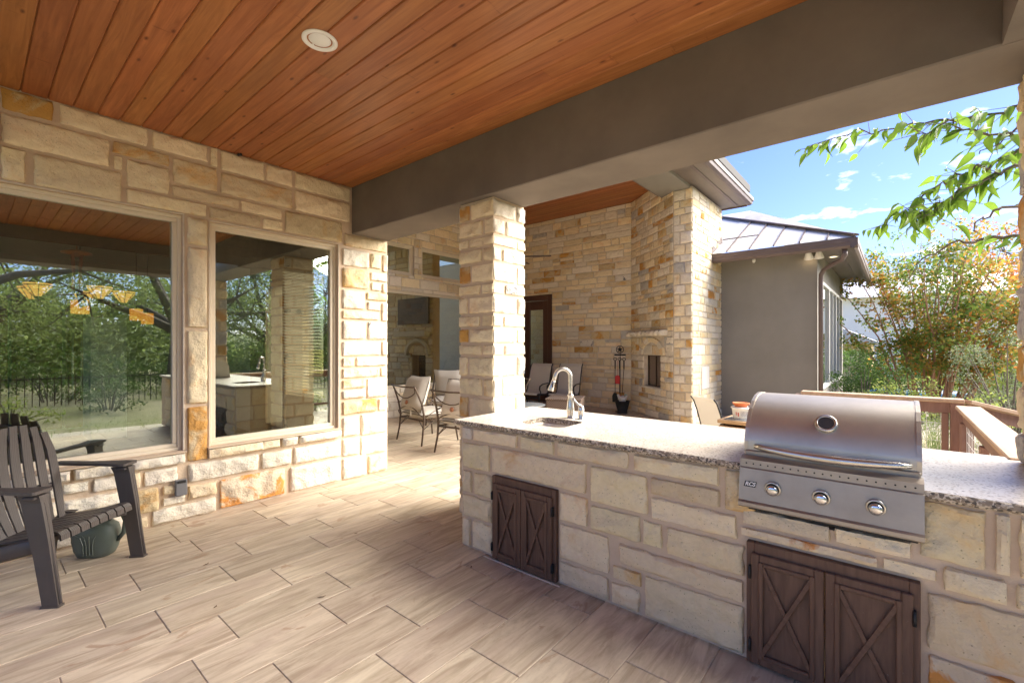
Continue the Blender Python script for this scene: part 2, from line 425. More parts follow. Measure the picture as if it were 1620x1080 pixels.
def leaf_mat(name, cols, trans=.35, rough=.55):
    t = NT(name); at = t.n('ShaderNodeAttribute', attribute_name='lv')
    r = t.n('ShaderNodeValToRGB'); e = r.color_ramp.elements
    e[0].position = 0; e[0].color = (*cols[0], 1); e[1].position = 1; e[1].color = (*cols[-1], 1)
    for i, c in enumerate(cols[1:-1]):
        x = e.new((i + 1) / (len(cols) - 1)); x.color = (*c, 1)
    t.l(at.outputs['Fac'], r.inputs[0])
    t.done(r.outputs[0], rough, Specular_IOR_Level=.3)
    tl = t.n('ShaderNodeBsdfTranslucent'); t.l(r.outputs[0], tl.inputs[0])
    mx = t.n('ShaderNodeMixShader'); mx.inputs[0].default_value = trans
    t.l(t.b.outputs[0], mx.inputs[1]); t.l(tl.outputs[0], mx.inputs[2]); t.l(mx.outputs[0], t.out.inputs[0]); return t.m
M['lf_myrtle'] = leaf_mat('crepe_myrtle_leaves', [(.12, .20, .04), (.20, .30, .06), (.36, .34, .08), (.56, .30, .06), (.60, .20, .05)], .6)
M['lf_green'] = leaf_mat('green_leaves', [(.05, .10, .025), (.08, .15, .035), (.13, .21, .05)], .45)
M['lf_oak'] = leaf_mat('oak_leaves', [(.13, .18, .06), (.19, .25, .08), (.30, .36, .14)], .55)
M['lf_lime'] = leaf_mat('yellow_green_leaves', [(.16, .24, .05), (.25, .34, .08), (.40, .42, .12)], .5)
M['lf_gold'] = leaf_mat('autumn_gold_leaves', [(.28, .22, .05), (.45, .26, .05), (.50, .18, .04)], .4)
M['lf_silver'] = leaf_mat('grey_green_leaves', [(.12, .17, .09), (.20, .26, .14), (.30, .34, .2)], .3)
M['grassblade'] = leaf_mat('ornamental_grass_blades', [(.12, .19, .06), (.24, .30, .12), (.45, .42, .24)], .3)
def bigleaf():
    t = NT('redbud_leaf'); oi = t.n('ShaderNodeObjectInfo')
    c = t.mix(oi.outputs['Random'], (.07, .16, .02), (.17, .30, .045))
    t.done(c, .4, Specular_IOR_Level=.4)
    tl = t.n('ShaderNodeBsdfTranslucent'); t.l(t.mix(.5, c, (.30, .45, .05)), tl.inputs[0])
    mx = t.n('ShaderNodeMixShader'); mx.inputs[0].default_value = .5
    t.l(t.b.outputs[0], mx.inputs[1]); t.l(tl.outputs[0], mx.inputs[2]); t.l(mx.outputs[0], t.out.inputs[0]); return t.m
M['bigleaf'] = bigleaf()
M['bark'] = simple('grey_bark', (.14, .11, .085), .9, bs=30, bd=.02, bstr=.8, alt=(.20, .17, .14), asc=9)
M['barkm'] = simple('cinnamon_myrtle_bark', (.46, .24, .14), .7, alt=(.36, .19, .12), asc=6)
def ground_mat():
    t = NT('lawn_soil'); v = t.coord(rnd=False)
    c = t.mix(t.ramp(t.noise(v, .35, 6, .6), .42, .58), (.25, .25, .11), (.44, .38, .25))
    c = t.mix(t.math('MULTIPLY', t.noise(v, 22, 5, .7), .6), c, (.09, .12, .035))
    return t.done(c, .95, normal=t.bump(t.noise(v, 40, 4), .7, .03))
M['ground'] = ground_mat()
M['gravel'] = simple('pale_limestone_gravel', (.52, .46, .38), .95, bs=60, bd=.02, bstr=.8, alt=(.60, .54, .45), asc=12)
# ------------------------------------------------------------------ stone walls
XW = -4.704; ZC = 3.284; BY1, BY2, BZ = 2.798, 3.271, 2.764
class Frame:
    def __init__(s, O, u, n):
        s.O = Vector(O); s.u = Vector(u).normalized(); s.n = Vector(n).normalized(); s.w = Vector((0, 0, 1))
        s.R = Matrix((s.u, s.w, s.n)).transposed()          # local x=u, y=up, z=normal
        if s.R.determinant() < 0: s.u = -s.u; s.flip = True
        else: s.flip = False
        s.R = Matrix((s.u, s.w, s.n)).transposed(); s.e = s.R.to_euler()
    def pos(s, a, z, d=0): return s.O + s.u * (-a if s.flip else a) + Vector((0, 0, z)) + s.n * d
def stone_mesh(w, h, depth, seed, grid=.045, rough=1.0, edge=.03, jag=.010):
    rough *= 1.5
    nu = max(3, int(w / grid) + 1); nv = max(2, int(h / grid) + 1)
    nu = min(nu, 26); nv = min(nv, 14)
    us = [-.5 + i / nu for i in range(nu + 1)]; vs_ = [-.5 + j / nv for j in range(nv + 1)]
    # pull the second ring towards the edge for a crisp chipped arris
    e_u = min(.4 / nu, edge * .45 / w); e_v = min(.4 / nv, edge * .45 / h)
    us = [-.5, -.5 + e_u] + us[1:-1] + [.5 - e_u, .5]; vs_ = [-.5, -.5 + e_v] + vs_[1:-1] + [.5 - e_v, .5]
    NU, NV = len(us), len(vs_)
    V = []; F = []; o = Vector((seed * 3.17 % 91, seed * 1.7 % 53, seed * .9 % 37))
    tx = (noise.noise(o * 1.3) * .35) * depth; ty = (noise.noise(o * 2.1 + Vector((5, 0, 0))) * .35) * depth
    for j in range(NV):
        for i in range(NU):
            x = us[i] * w; y = vs_[j] * h
            de = min(w / 2 - abs(x), h / 2 - abs(y))
            p = Vector((x, y, 0)) * 9 + o
            q = Vector((x, y, 0)) * 26 + o
            k = min(1, de / edge)
            prof = .30 + .70 * (1 - (1 - k) ** 2)
            z = depth * prof + k * rough * depth * (.55 * noise.noise(p) + .30 * noise.noise(q) - .22 * abs(noise.noise(p * .6 + Vector((9, 9, 0)))))
            z += k * (tx * us[i] * 2 + ty * vs_[j] * 2)
            if de < 1e-6:
                jx = noise.noise(q * .8 + Vector((0, 0, 7))) * jag; jy = noise.noise(q * .8 + Vector((0, 0, 17))) * jag
                x += jx - math.copysign(abs(jag * .5), x) * (abs(us[i]) > .49); y += jy - math.copysign(abs(jag * .5), y) * (abs(vs_[j]) > .49)
                if abs(us[i]) > .49 and abs(vs_[j]) > .49: x *= 1 - .006 / w; y *= 1 - .006 / h
                z = depth * .25
            V.append((x, y, max(z, .002)))
    for j in range(NV - 1):
        for i in range(NU - 1):
            a = j * NU + i; F.append((a, a + 1, a + NU + 1, a + NU))
    ring = [i for i in range(NU)] + [j * NU + NU - 1 for j in range(1, NV)] + [(NV - 1) * NU + i for i in range(NU - 2, -1, -1)] + [j * NU for j in range(NV - 2, 0, -1)]
    b = len(V)
    for r in ring: V.append((V[r][0], V[r][1], -.012))
    n = len(ring)
    for k in range(n): F.append((ring[k], b + k, b + (k + 1) % n, ring[(k + 1) % n]))
    me = bpy.data.meshes.new('stone'); me.from_pydata(V, [], F)
    me.polygons.foreach_set('use_smooth', [True] * len(F)); me.update()
    try: me.set_sharp_from_angle(angle=rad(38))
    except Exception: pass
    return me
_seed = [1]
def put_stone(parent, fr, u0, z0, u1, z1, kind, depth=.03, grid=.045, rough=1.0, gap=.006, name='stone', d0=0, label=None):
    if u1 < u0: u0, u1 = u1, u0
    w = u1 - u0 - gap; h = z1 - z0 - gap
    if w < .02 or h < .02: return None
    _seed[0] += 1
    me = stone_mesh(w, h, depth, _seed[0], grid, rough, edge=min(.03, h * .2, w * .2))
    o = link(name, me, M[kind], parent, fr.pos((u0 + u1) / 2, (z0 + z1) / 2, d0) - Vector(parent.location), fr.e)
    if label: o['label'] = label
    return o
def clip(r, holes, mn=.035):
    out = [r]
    for (a0, b0, a1, b1) in holes:
        nx = []
        for (u0, z0, u1, z1) in out:
            if u1 <= a0 or u0 >= a1 or z1 <= b0 or z0 >= b1: nx.append((u0, z0, u1, z1)); continue
            if a0 - u0 > mn: nx.append((u0, z0, a0, z1))
            if u1 - a1 > mn: nx.append((a1, z0, u1, z1))
            m0, m1 = max(u0, a0), min(u1, a1)
            if b0 - z0 > mn: nx.append((m0, z0, m1, b0))
            if z1 - b1 > mn: nx.append((m0, b1, m1, z1))
        out = nx
    return out
def ashlar(rng, u0, z0, u1, z1, hs=(.10, .24), ws=(.18, .55), holes=(), split=.22):
    rects = []; z = z0
    while z < z1 - .03:
        h = rng.uniform(*hs)
        if z1 - z - h < hs[0] * .8: h = z1 - z
        if h > hs[1] * 1.25: h /= 2
        u = u0 + 0.0
        while u < u1 - .03:
            w = rng.uniform(*ws) * (1.15 if h < .14 else .95)
            if u1 - u - w < ws[0] * .7: w = u1 - u
            if h > .17 and rng.random() < split:
                k = rng.uniform(.38, .62); rects += [(u, z, u + w, z + h * k), (u, z + h * k, u + w, z + h)]
            elif h > .15 and rng.random() < .12 and w > .3:
                rects += [(u, z, u + w * .3, z + h), (u + w * .3, z, u + w, z + h)]
            else: rects.append((u, z, u + w, z + h))
            u += w
        z += h
    out = []
    for r in rects: out += clip(r, holes)
    return out
def pick(rng, wts):
    k = rng.random() * sum(w for _, w in wts)
    for n, w in wts:
        k -= w
        if k <= 0: return n
    return wts[0][0]

# ------------------------------------------------------------------ ground, floors (setting)
g = MB(); N = 24
def gz(x, y):
    return -.30 + (noise.noise(Vector((x * .06, y * .06, 0))) * .35 if (x > 6 or y > 16 or x < -16) else 0) - (max(0, min(1, (math.hypot(x, y) - 14) / 60)) * .5)
xs = [-260, -120, -60, -30, -16, -10, -4, 1, 4, 7, 10, 14, 19, 25, 34, 50, 80, 140, 260]
ys = [-260, -120, -60, -30, -18, -12, -7, -3, 1, 5, 9, 12, 16, 21, 27, 36, 50, 80, 140, 260]
V = [(x, y, gz(x, y)) for y in ys for x in xs]; F = []
for j in range(len(ys) - 1):
    for i in range(len(xs) - 1): a = j * len(xs) + i; F.append((a, a + 1, a + len(xs) + 1, a + len(xs)))
g.add(V, F, True); tag(g.build('ground', M['ground']), kind='structure')
hl = MB(); V = []; F = []; n = 60
for i in range(n + 1):
    a = -2.3 + 3.15 * i / n
    for (r, z) in ((38, -1.5), (44, 1.8 + 1.0 * math.sin(a * 7)), (60, 2.8 + 1.2 * math.sin(a * 5 + 1)), (90, 3.0), (120, -3)): V.append((r * math.cos(a), r * math.sin(a), z + noise.noise(Vector((a * 8, r * .1, 0))) * .8))
for i in range(n):
    for j in range(4): k = i * 5 + j; F.append((k, k + 1, k + 6, k + 5))
hl.add(V, F, True); tag(hl.build('wooded_hill', simple('wooded_hill_green', (.12, .17, .05), .95, bs=2, bd=.6, bstr=1, alt=(.20, .25, .09), asc=.5)), kind='structure')
gp = MB(); gp.prism([(1.05, -6), (4.2, -6), (3.6, 0), (3.2, 5), (3.6, 9), (2.6, 13), (2.4, 19), (-.6, 19), (-1.0, 12), (1.05, 8)], 2, -.33, -.285)
tag(gp.build('gravel_path', M['gravel']), kind='structure')
slab = MB(); slab.box(-8.3, -2.6, -.45, .98, 8.6, -.0045, .003); slab.box(-8.3, 8.6, -.45, -.9, 11.2, -.0045, .003)
tag(slab.build('patio_slab', M['grout']), kind='structure')
# wood-look tiles laid in rows along the house wall
floor = thing('patio_floor', None, None); tag(floor, kind='structure')
TW, TL, GJ = .3205, .6300, .0045
rngt = random.Random(4)
tile_cache = {}
def tile_mesh(w, l):
    k = (round(w, 3), round(l, 3))
    if k not in tile_cache:
        m = MB(); m.box(-w / 2 + GJ / 2, -l / 2 + GJ / 2, -.014, w / 2 - GJ / 2, l / 2 - GJ / 2, 0, .0025); tile_cache[k] = m.mesh('tile')
        tile_cache[k].materials.append(M['tile'])
    return tile_cache[k]
offs = {0: .477, 1: .687, 2: .477, 3: .685, 4: .27, 5: .06, 6: .30, 7: .02, 8: .35, 9: .60, 10: .127}
bulk = MB(); ntile = 0
X0 = -4.19
def inside(x, y):   # where a tile shows from the picture or its mirror in the windows
    return True
rows = []
for r in range(-13, 17):
    x0 = X0 + r * TW; x1 = x0 + TW
    if x1 > .95: x1 = .95
    if x1 - x0 < .05: continue
    off = offs.get(r, rngt.choice([.0, .21, .42, .1, .33, .55]))
    y = -2.6; first = -2.6
    # first joint
    j = off - 6 * TL
    while j < y + .05: j += TL
    ylim = 9.85
    while y < ylim - .03:
        y1 = min(j, ylim)
        a, b, c, d = x0, y, x1, y1; y = y1; j += TL
        segs = [(a, b, c, d)]
        # under the house and under the counter nothing
        hs = [(-8.3, -3, XW, 3.27), (-2.48, 2.435, .98, 3.33)]
        for s_ in segs:
            for (a, b, c, d) in clip(s_, hs, .03):
                near = (b < 6.2 and a < -2.3) or (b < 2.5)
                if near and ntile < 290 and not (b < -1.3) and c > XW - 3.4:
                    me = tile_mesh(c - a, d - b)
                    o = link('tile', me, None, floor, ((a + c) / 2, (b + d) / 2, rngt.uniform(-.0006, .0006))); ntile += 1
                else:
                    bulk.box(a + GJ / 2, b + GJ / 2, -.014, c - GJ / 2, d - GJ / 2, 0, .0025)
tag(bulk.build('far_tiles', M['tile'], floor), kind='stuff')
print('tiles', ntile)

# ------------------------------------------------------------------ ceilings
ceil = thing('ceiling', None, None); tag(ceil, kind='structure')
PW = .1345; rngc = random.Random(9)
y = 2.798; k = 0
while y > -.85:
    y0 = y - PW; cuts = [XW]
    if k in (0, 2, 5, 9, 13, 17): cuts.append({0: -1.02, 2: -1.75, 5: -.62, 9: -2.9, 13: -.3, 17: -1.1}[k])
    if k == 1: cuts.append(-1.34)
    cuts.append(.36)
    for a, b in zip(cuts[:-1], cuts[1:]):
        m = MB(); c = .007
        m.prism([(y0 + .001, ZC + .02), (y0 + .001, ZC + c), (y0 + .001 + c, ZC), (y - .001 - c, ZC), (y - .001, ZC + c), (y - .001, ZC + .02)], 0, a + .0008, b - .0008)
        link('plank', m.mesh('plank'), M['cedar'], ceil)
    y = y0; k += 1
# upper ceiling over the outdoor living room
ZU = 4.815
y = 9.9
while y > 3.27:
    y0 = y - PW; m = MB(); c = .006
    m.prism([(y0 + .001, ZU + .02), (y0 + .001, ZU + c), (y0 + .001 + c, ZU), (y - .001 - c, ZU), (y - .001, ZU + c), (y - .001, ZU + .02)], 0, -8.0, -3.45)
    link('plank', m.mesh('plank'), M['cedar'], ceil); y = y0
rb = MB(); rb.box(XW - 4.5, -.95, ZC + .03, 1.35, 3.27, ZC + .22, .01); rb.box(-10.2, 3.27, ZU + .03, -2.42, 11.0, ZU + .2, .01)  # unseen roof ends set short, shaped to let daylight in
tag(rb.build('roof_deck', M['smoke']), kind='structure')
# recessed ceiling light
cl = thing('ceiling_light', 'round white recessed ceiling light set in the orange cedar planks', 'light', (-2.574, 1.325, ZC))
m = MB(); m.lathe([(.098, -.001), (.098, -.006), (.092, -.010), (.074, -.009), (.068, .003), (.066, .028)], 40); m.build('trim_ring', M['white'], cl)
m = MB(); m.lathe([(.070, .006), (.060, -.001), (.035, -.006), (.012, -.008), (.0005, -.008)], 32); m.build('lens', simple('frosted_lens', (.74, .74, .72), .3, bs=12, bd=.01), cl)
# wasp nest in the corner
nest = MB(); rr = random.Random(2)
for i in range(16): nest.lathe([(.0005, 0), (.006, .001), (.0065, .012), (.004, .014)], 6, (rr.uniform(-.016, .016), rr.uniform(-.016, .016), rr.uniform(-.008, .004)))
tag(nest.build('wasp_nest', M['smoke'], None, (XW + .05, 1.62, ZC - .018)), 'small dark wasp nest where the stone wall meets the cedar ceiling', 'nest')

# ------------------------------------------------------------------ stucco beams
bm_ = thing('support_beam', 'long taupe stucco beam crossing above the counter and resting on the stone pillars', 'beam', (-2.2, 3.03, BZ))
m = MB(); m.box(XW - 3.4 + 2.2, BY1 - 3.03, 0, .82 + 2.2, BY2 - 3.03, ZC + .03 - BZ, .008); m.build('beam_body', M['stucco'], bm_)
m = MB(); m.box(.347, -.95, BZ + .0005, .82, BY1 - .001, ZC + .03, .0)
tag(m.build('side_beam', M['stucco']), 'taupe stucco beam running toward the viewer along the open garden side', 'beam')
m = MB(); m.box(-12, 3.0, ZC + .23, -2.95, 3.26, ZU + .02, .0)  # unseen panel added above the beam to keep skylight from leaking in
tag(m.build('skylight_block_wall', M['stucco']), 'unseen stucco wall panel above the long beam, added to block stray skylight', 'wall')
m = MB(); m.box(-3.60, 3.272, 4.47, -2.955, 9.9, ZU + .03, .01)
tag(m.build('upper_beam', M['stucco_g']), 'pale stucco beam high over the outdoor living area resting on the fireplace pier', 'beam')

# ------------------------------------------------------------------ house wall with two windows (left)
FL = Frame((XW, 0, 0), (0, 1, 0), (1, 0, 0))
hw = thing('house_wall', 'rough cream limestone house wall holding the two large windows on the left', 'wall', (XW, 0, 0))
W1 = (-1.55, .600, 1.197, 2.630); W2 = (1.400, .595, 2.630, 2.618)
def wall_core(name, parent, u0, z0, u1, z1, holes, t, fr, mat, off=-.004):
    us = sorted({u0, u1, *[h[0] for h in holes], *[h[2] for h in holes]}); m = MB()
    us = [u for u in us if u0 <= u <= u1]
    for a, b in zip(us[:-1], us[1:]):
        spans = [(z0, z1)]
        for h in holes:
            if h[0] <= a + 1e-6 and h[2] >= b - 1e-6:
                ns = []
                for (p, q) in spans:
                    if h[1] > p: ns.append((p, min(q, h[1])))
                    if h[3] < q: ns.append((max(p, h[3]), q))
                spans = ns
        for (p, q) in spans:
            if q - p < 1e-4: continue
            P = [fr.pos(a, p, off), fr.pos(b, p, off), fr.pos(b, q, off), fr.pos(a, q, off), fr.pos(a, p, off - t), fr.pos(b, p, off - t), fr.pos(b, q, off - t), fr.pos(a, q, off - t)]
            P = [tuple(x - Vector(parent.location)) for x in P]
            fs = [(0, 1, 2, 3), (5, 4, 7, 6), (4, 0, 3, 7), (1, 5, 6, 2), (3, 2, 6, 7), (4, 5, 1, 0)]
            if fr.flip: pass
            c = sum((Vector(x) for x in P), Vector()) / 8; out = []
            for f in fs:
                p_ = [Vector(P[i]) for i in f]; nn = (p_[1] - p_[0]).cross(p_[2] - p_[0])
                out.append(f if nn.dot(sum(p_, Vector()) / 4 - c) > 0 else f[::-1])
            m.add(P, out)
    return m.build(name, mat, parent)
wall_core('mortar', hw, -2.6, -.02, 3.268, ZC + .02, [W1, W2], .24, FL, M['mortar'])
LW = [(.147, 3.125, .411, 3.282, 'o'), (.433, 3.128, .961, 3.282, 'c'), (.147, 2.892, .722, 3.108, 'c'), (.73, 3.012, 1.104, 3.112, 'o'), (.738, 2.887, .797, 2.998, 'c'), (.147, 2.642, .272, 2.878, 'c'), (.300, 2.642, .795, 2.878, 'c'), (.813, 2.775, 1.104, 2.998, 'c'), (.813, 2.642, 1.378, 2.762, 'c'),
 (.978, 3.128, 1.385, 3.282, 'c'), (1.399, 3.115, 1.462, 3.282, 'c'), (1.485, 3.100, 1.861, 3.282, 'c'), (1.875, 3.112, 2.135, 3.282, 'c'), (1.120, 2.885, 1.462, 3.105, 'g'), (1.480, 2.885, 2.135, 3.088, 'g'), (1.116, 2.772, 1.640, 2.868, 'g'), (1.652, 2.758, 2.030, 2.868, 'c'), (1.390, 2.640, 1.831, 2.752, 'g'), (1.845, 2.640, 2.038, 2.744, 'c'), (2.050, 2.640, 2.680, 2.868, 'g'), (2.150, 2.884, 2.775, 3.098, 'c'), (2.150, 3.112, 2.775, 3.282, 'c'),
 (1.225, 2.382, 1.384, 2.628, 'c'), (1.225, 1.655, 1.384, 2.366, 'c'), (1.225, .99, 1.384, 1.64, 'c'), (1.225, .49, 1.384, .975, 'o'),
 (2.70, 2.61, 3.262, 2.755, 'g'), (2.675, 2.395, 3.015, 2.590, 'w'), (3.030, 2.405, 3.176, 2.590, 'c'), (3.196, 2.385, 3.262, 2.590, 'w'), (2.675, 2.150, 3.015, 2.380, 'g'), (3.030, 2.265, 3.262, 2.370, 'w'), (3.038, 2.148, 3.176, 2.250, 'w'), (3.190, 2.135, 3.262, 2.250, 'w'), (2.675, 1.914, 2.960, 2.135, 'w'), (2.982, 2.035, 3.262, 2.128, 'c'), (2.990, 1.914, 3.165, 2.020, 'w'), (3.183, 1.80, 3.262, 2.018, 'w'), (2.675, 1.802, 3.150, 1.900, 'c'), (2.675, 1.572, 2.972, 1.788, 'w'), (2.992, 1.572, 3.262, 1.785, 's'), (2.675, 1.386, 3.17, 1.556, 'w'), (3.183, 1.386, 3.262, 1.556, 'w'), (2.675, 1.265, 2.825, 1.372, 'c'), (2.840, 1.265, 3.262, 1.372, 'w'), (2.675, 1.138, 3.150, 1.252, 'c'), (3.165, 1.138, 3.262, 1.250, 'w'), (2.675, 1.020, 2.967, 1.125, 'c'), (2.982, .893, 3.262, 1.125, 'w'), (2.675, .905, 2.967, 1.008, 'w'), (2.675, .728, 3.118, .890, 'o'), (3.134, .728, 3.262, .880, 'w'), (2.675, .484, 2.888, .714, 'w'), (2.905, .470, 3.262, .714, 'w'), (2.675, .268, 2.888, .470, 'w'), (2.905, .24, 3.262, .456, 'w'), (2.675, .01, 2.98, .254, 'w'), (2.995, .01, 3.262, .226, 'c'),
 (.845, .350, .911, .484, 'c'), (.922, .345, 1.165, .484, 'w'), (.845, .128, 1.034, .335, 'o'), (1.050, .245, 1.215, .330, 'c'), (1.050, .155, 1.215, .232, 'w'), (1.230, .160, 1.455, .290, 'c'), (1.230, .305, 1.812, .478, 'w'), (1.826, .300, 2.124, .468, 'w'), (2.140, .288, 2.660, .468, 'w'), (1.472, .015, 2.055, .288, 'O'), (2.100, .015, 2.660, .272, 'w'), (.975, .010, 1.455, .142, 'w'), (.845, .010, .96, .114, 'c'),
 (.45, .40, .60, .484, 'w'), (.615, .375, .83, .484, 'w'), (.45, .24, .83, .362, 'w'), (.40, .010, .83, .225, 'w'), (.03, .01, .385, .21, 'c'), (.03, .225, .435, .37, 'w'), (.03, .385, .435, .484, 'w')]
for (u0, z0, u1, z1, kd) in LW:
    big = (u1 - u0) * (z1 - z0)
    lab = None
    if kd == 'O': lab = 'large stone with a bright rust orange stain'
    if kd == 's': lab = 'pale stone with dark grey lichen spots'
    put_stone(hw, FL, u0, z0, u1, z1, kd, depth=.020 if z0 > 2.6 else .030, grid=.030 if z0 < 1 or u0 > 2.6 else .035, rough=1.0 if z0 < 2.6 else .8, label=lab)
rs = random.Random(5)
for r in ashlar(rs, -2.5, 2.642, .135, 3.282, (.12, .24), (.3, .7)): put_stone(hw, FL, *r, pick(rs, [('c', 5), ('g', 2), ('o', 1)]), .02, .06)
for r in ashlar(rs, -2.5, .01, .02, .484, (.11, .22), (.2, .6)): put_stone(hw, FL, *r, pick(rs, [('c', 3), ('w', 3), ('o', 1)]), .03, .06)
# projecting sill stones
for (a, b, kd) in [(-1.55, -.8, 'w'), (-.79, -.1, 'c'), (-.09, .50, 'w'), (.51, .83, 'w'), (.84, 1.215, 'w'), (1.375, 2.0, 'c'), (2.01, 2.18, 'w'), (2.19, 2.655, 'w')]:
    put_stone(hw, FL, a, .492, b, .588, kd, .055, .028, .6, name='sill_stone')
m = MB()
for (a, b) in ((-1.55, 1.215), (1.375, 2.655)): m.box(-.08, a, .585, .045, b, .598, .003)
m.build('sill_mortar', M['mortar'], hw)
# windows: deep beige frames with one pane each
def window(parent, fr, h, name='window', glass='glass', t=.062, inset=.05, glazing_label=None):
    u0, z0, u1, z1 = h; P0 = Vector(parent.location)
    def bx(m, a, p, b, q, d0, d1, bev=.004):
        A = fr.pos(a, p, d0) - P0; B = fr.pos(b, q, d1) - P0
        m.box(min(A.x, B.x), min(A.y, B.y), min(A.z, B.z), max(A.x, B.x), max(A.y, B.y), max(A.z, B.z), bev)
    w = MB(); s2 = t * .45
    for (ia, d0, d1, th) in ((0, -inset - .05, -inset + .012, s2), (s2 * .98, -inset - .05, -inset - .006, t - s2)):
        a0, p0, a1, p1 = u0 + ia, z0 + ia, u1 - ia, z1 - ia
        bx(w, a0, p0, a1, p0 + th, d0, d1); bx(w, a0, p1 - th, a1, p1, d0, d1)
        bx(w, a0, p0 + th, a0 + th, p1 - th, d0, d1); bx(w, a1 - th, p0 + th, a1, p1 - th, d0, d1)
    f = w.build(name, M['frame'], parent)
    gl = MB(); A = [fr.pos(a, p, -inset - .035) - P0 for a, p in ((u0 + t, z0 + t), (u1 - t, z0 + t), (u1 - t, z1 - t), (u0 + t, z1 - t))]
    B = [a - fr.n * .006 for a in A]
    vs = A + B; fs = [(0, 1, 2, 3), (7, 6, 5, 4), (0, 4, 5, 1), (1, 5, 6, 2), (2, 6, 7, 3), (3, 7, 4, 0)]
    if fr.flip: fs = [x[::-1] for x in fs]
    gl.add([tuple(v) for v in vs], fs); gl.build('pane', M[glass], f)
    return f
window(hw, FL, W1); window(hw, FL, W2)
rv = MB()   # cream returns lining the openings
for (u0, z0, u1, z1) in (W1, W2):
    for (a, p, b, q) in ((u0 - .012, z0, u0 - .0005, z1 + .012), (u1 + .0005, z0, u1 + .012, z1 + .012), (u0, z1 + .0005, u1, z1 + .012)):
        rv.box(-.06, a, p, .004, b, q, .002)
rv.build('opening_return', M['mortar_w'], hw)
# outlet cover and wall lantern
m = MB(); m.box(0, -.042, -.075, .045, .042, .06, .006); o = m.build('outlet_cover', simple('grey_outlet_cover', (.16, .16, .165), .45), None, (XW + .02, 1.172, .305)); tag(o, 'grey weatherproof outlet cover on the lower stone wall between the windows', 'outlet')
m = MB(); m.box(.045, -.03, .035, .055, .03, .055, .002); m.box(.045, -.006, .046, .056, .006, .050); m.build('latch', M['black'], o)
sc = thing('wall_lantern', 'dark bronze wall lantern at the upper left edge of the stone wall', 'lantern', (XW, .02, 2.95))
m = MB(); m.box(.0, -.06, -.14, .03, .06, .14, .008); m.tube([(.03, 0, .08), (.10, 0, .12), (.16, 0, .09)], .012, 8); m.build('bracket', M['iron'], sc)
m = MB(); m.lathe([(.0, .09), (.05, .075), (.085, .03), (.088, .01), (.078, -.005), (.066, -.13), (.05, -.135), (.0, -.135)], 20, (.16, 0, 0)); m.build('shade', M['iron'], sc)

# ------------------------------------------------------------------ pillars
def pillar(name, label, x0, y0, x1, y1, z0, z1, rows_, frontk, sidek, nfaces=('f', 'r', 'l', 'b')):
    t = thing(name, label, 'pillar', ((x0 + x1) / 2, (y0 + y1) / 2, z0)); d = .016
    m = MB(); cx, cy = (x0 + x1) / 2, (y0 + y1) / 2; m.box(x0 - cx, y0 - cy, 0, x1 - cx, y1 - cy, z1 - z0); m.build('mortar', M['mortar'] , t)
    fr = {'f': (Frame((x0, y0, 0), (1, 0, 0), (0, -1, 0)), x1 - x0), 'r': (Frame((x1, y0, 0), (0, 1, 0), (1, 0, 0)), y1 - y0),
          'l': (Frame((x0, y1, 0), (0, -1, 0), (-1, 0, 0)), y1 - y0), 'b': (Frame((x1, y1, 0), (-1, 0, 0), (0, 1, 0)), x1 - x0)}
    rg = random.Random(int(abs(x0) * 100))
    for fc in nfaces:
        F_, W = fr[fc]
        for i, (p, q) in enumerate(zip(rows_[:-1], rows_[1:])):
            long_first = (i % 2 == 0) ^ (fc in 'rl')
            s = (.70 if long_first else .30) + rg.uniform(-.06, .06); s *= W
            ks = frontk if fc in 'fb' else sidek
            k1, k2 = ks[(2 * i) % len(ks)], ks[(2 * i + 1) % len(ks)]
            g_ = .014
            e = -.012
            put_stone(t, F_, e, p, s - g_ / 2, q - g_, k1, .019, .024, 1.3)
            put_stone(t, F_, s + g_ / 2, p, W - e, q - g_, k2, .019, .024, 1.3)
    return t
def zf(py, px, y=2.86): # only for the row table below
    return None
rows1 = [.0, .15, .32, .47, .66, .80, .955, 1.16, 1.345, 1.505, 1.62, 1.775, 1.885, 2.06, 2.175, 2.375, 2.49, 2.62, 2.762]
pillar('stone_pillar', 'square limestone pillar beside the sink end of the counter under the beam', -3.005, 2.865, -2.605, 3.275, 0, BZ, [.0, .155, .33, .50, .68, .86, 1.065, 1.235, 1.42, 1.525, 1.665, 1.78, 1.945, 2.05, 2.225, 2.36, 2.455, 2.605, 2.764],
       ['c', 'c', 'o', 'c', 'c', 'g', 'c', 'c'], ['w', 'w', 'w', 'w', 'w', 's', 'w', 'w', 'w', 'w'])
pillar('stone_pillar', 'rough limestone pillar at the right edge of the picture standing on the counter end', .472, 2.84, .86, 3.27, .942, BZ, [.942, 1.10, 1.32, 1.52, 1.80, 1.98, 2.22, 2.42, 2.62, 2.764],
       ['c', 'k', 'c', 'c'], ['k', 'c', 'c', 'k', 'o', 'c'])

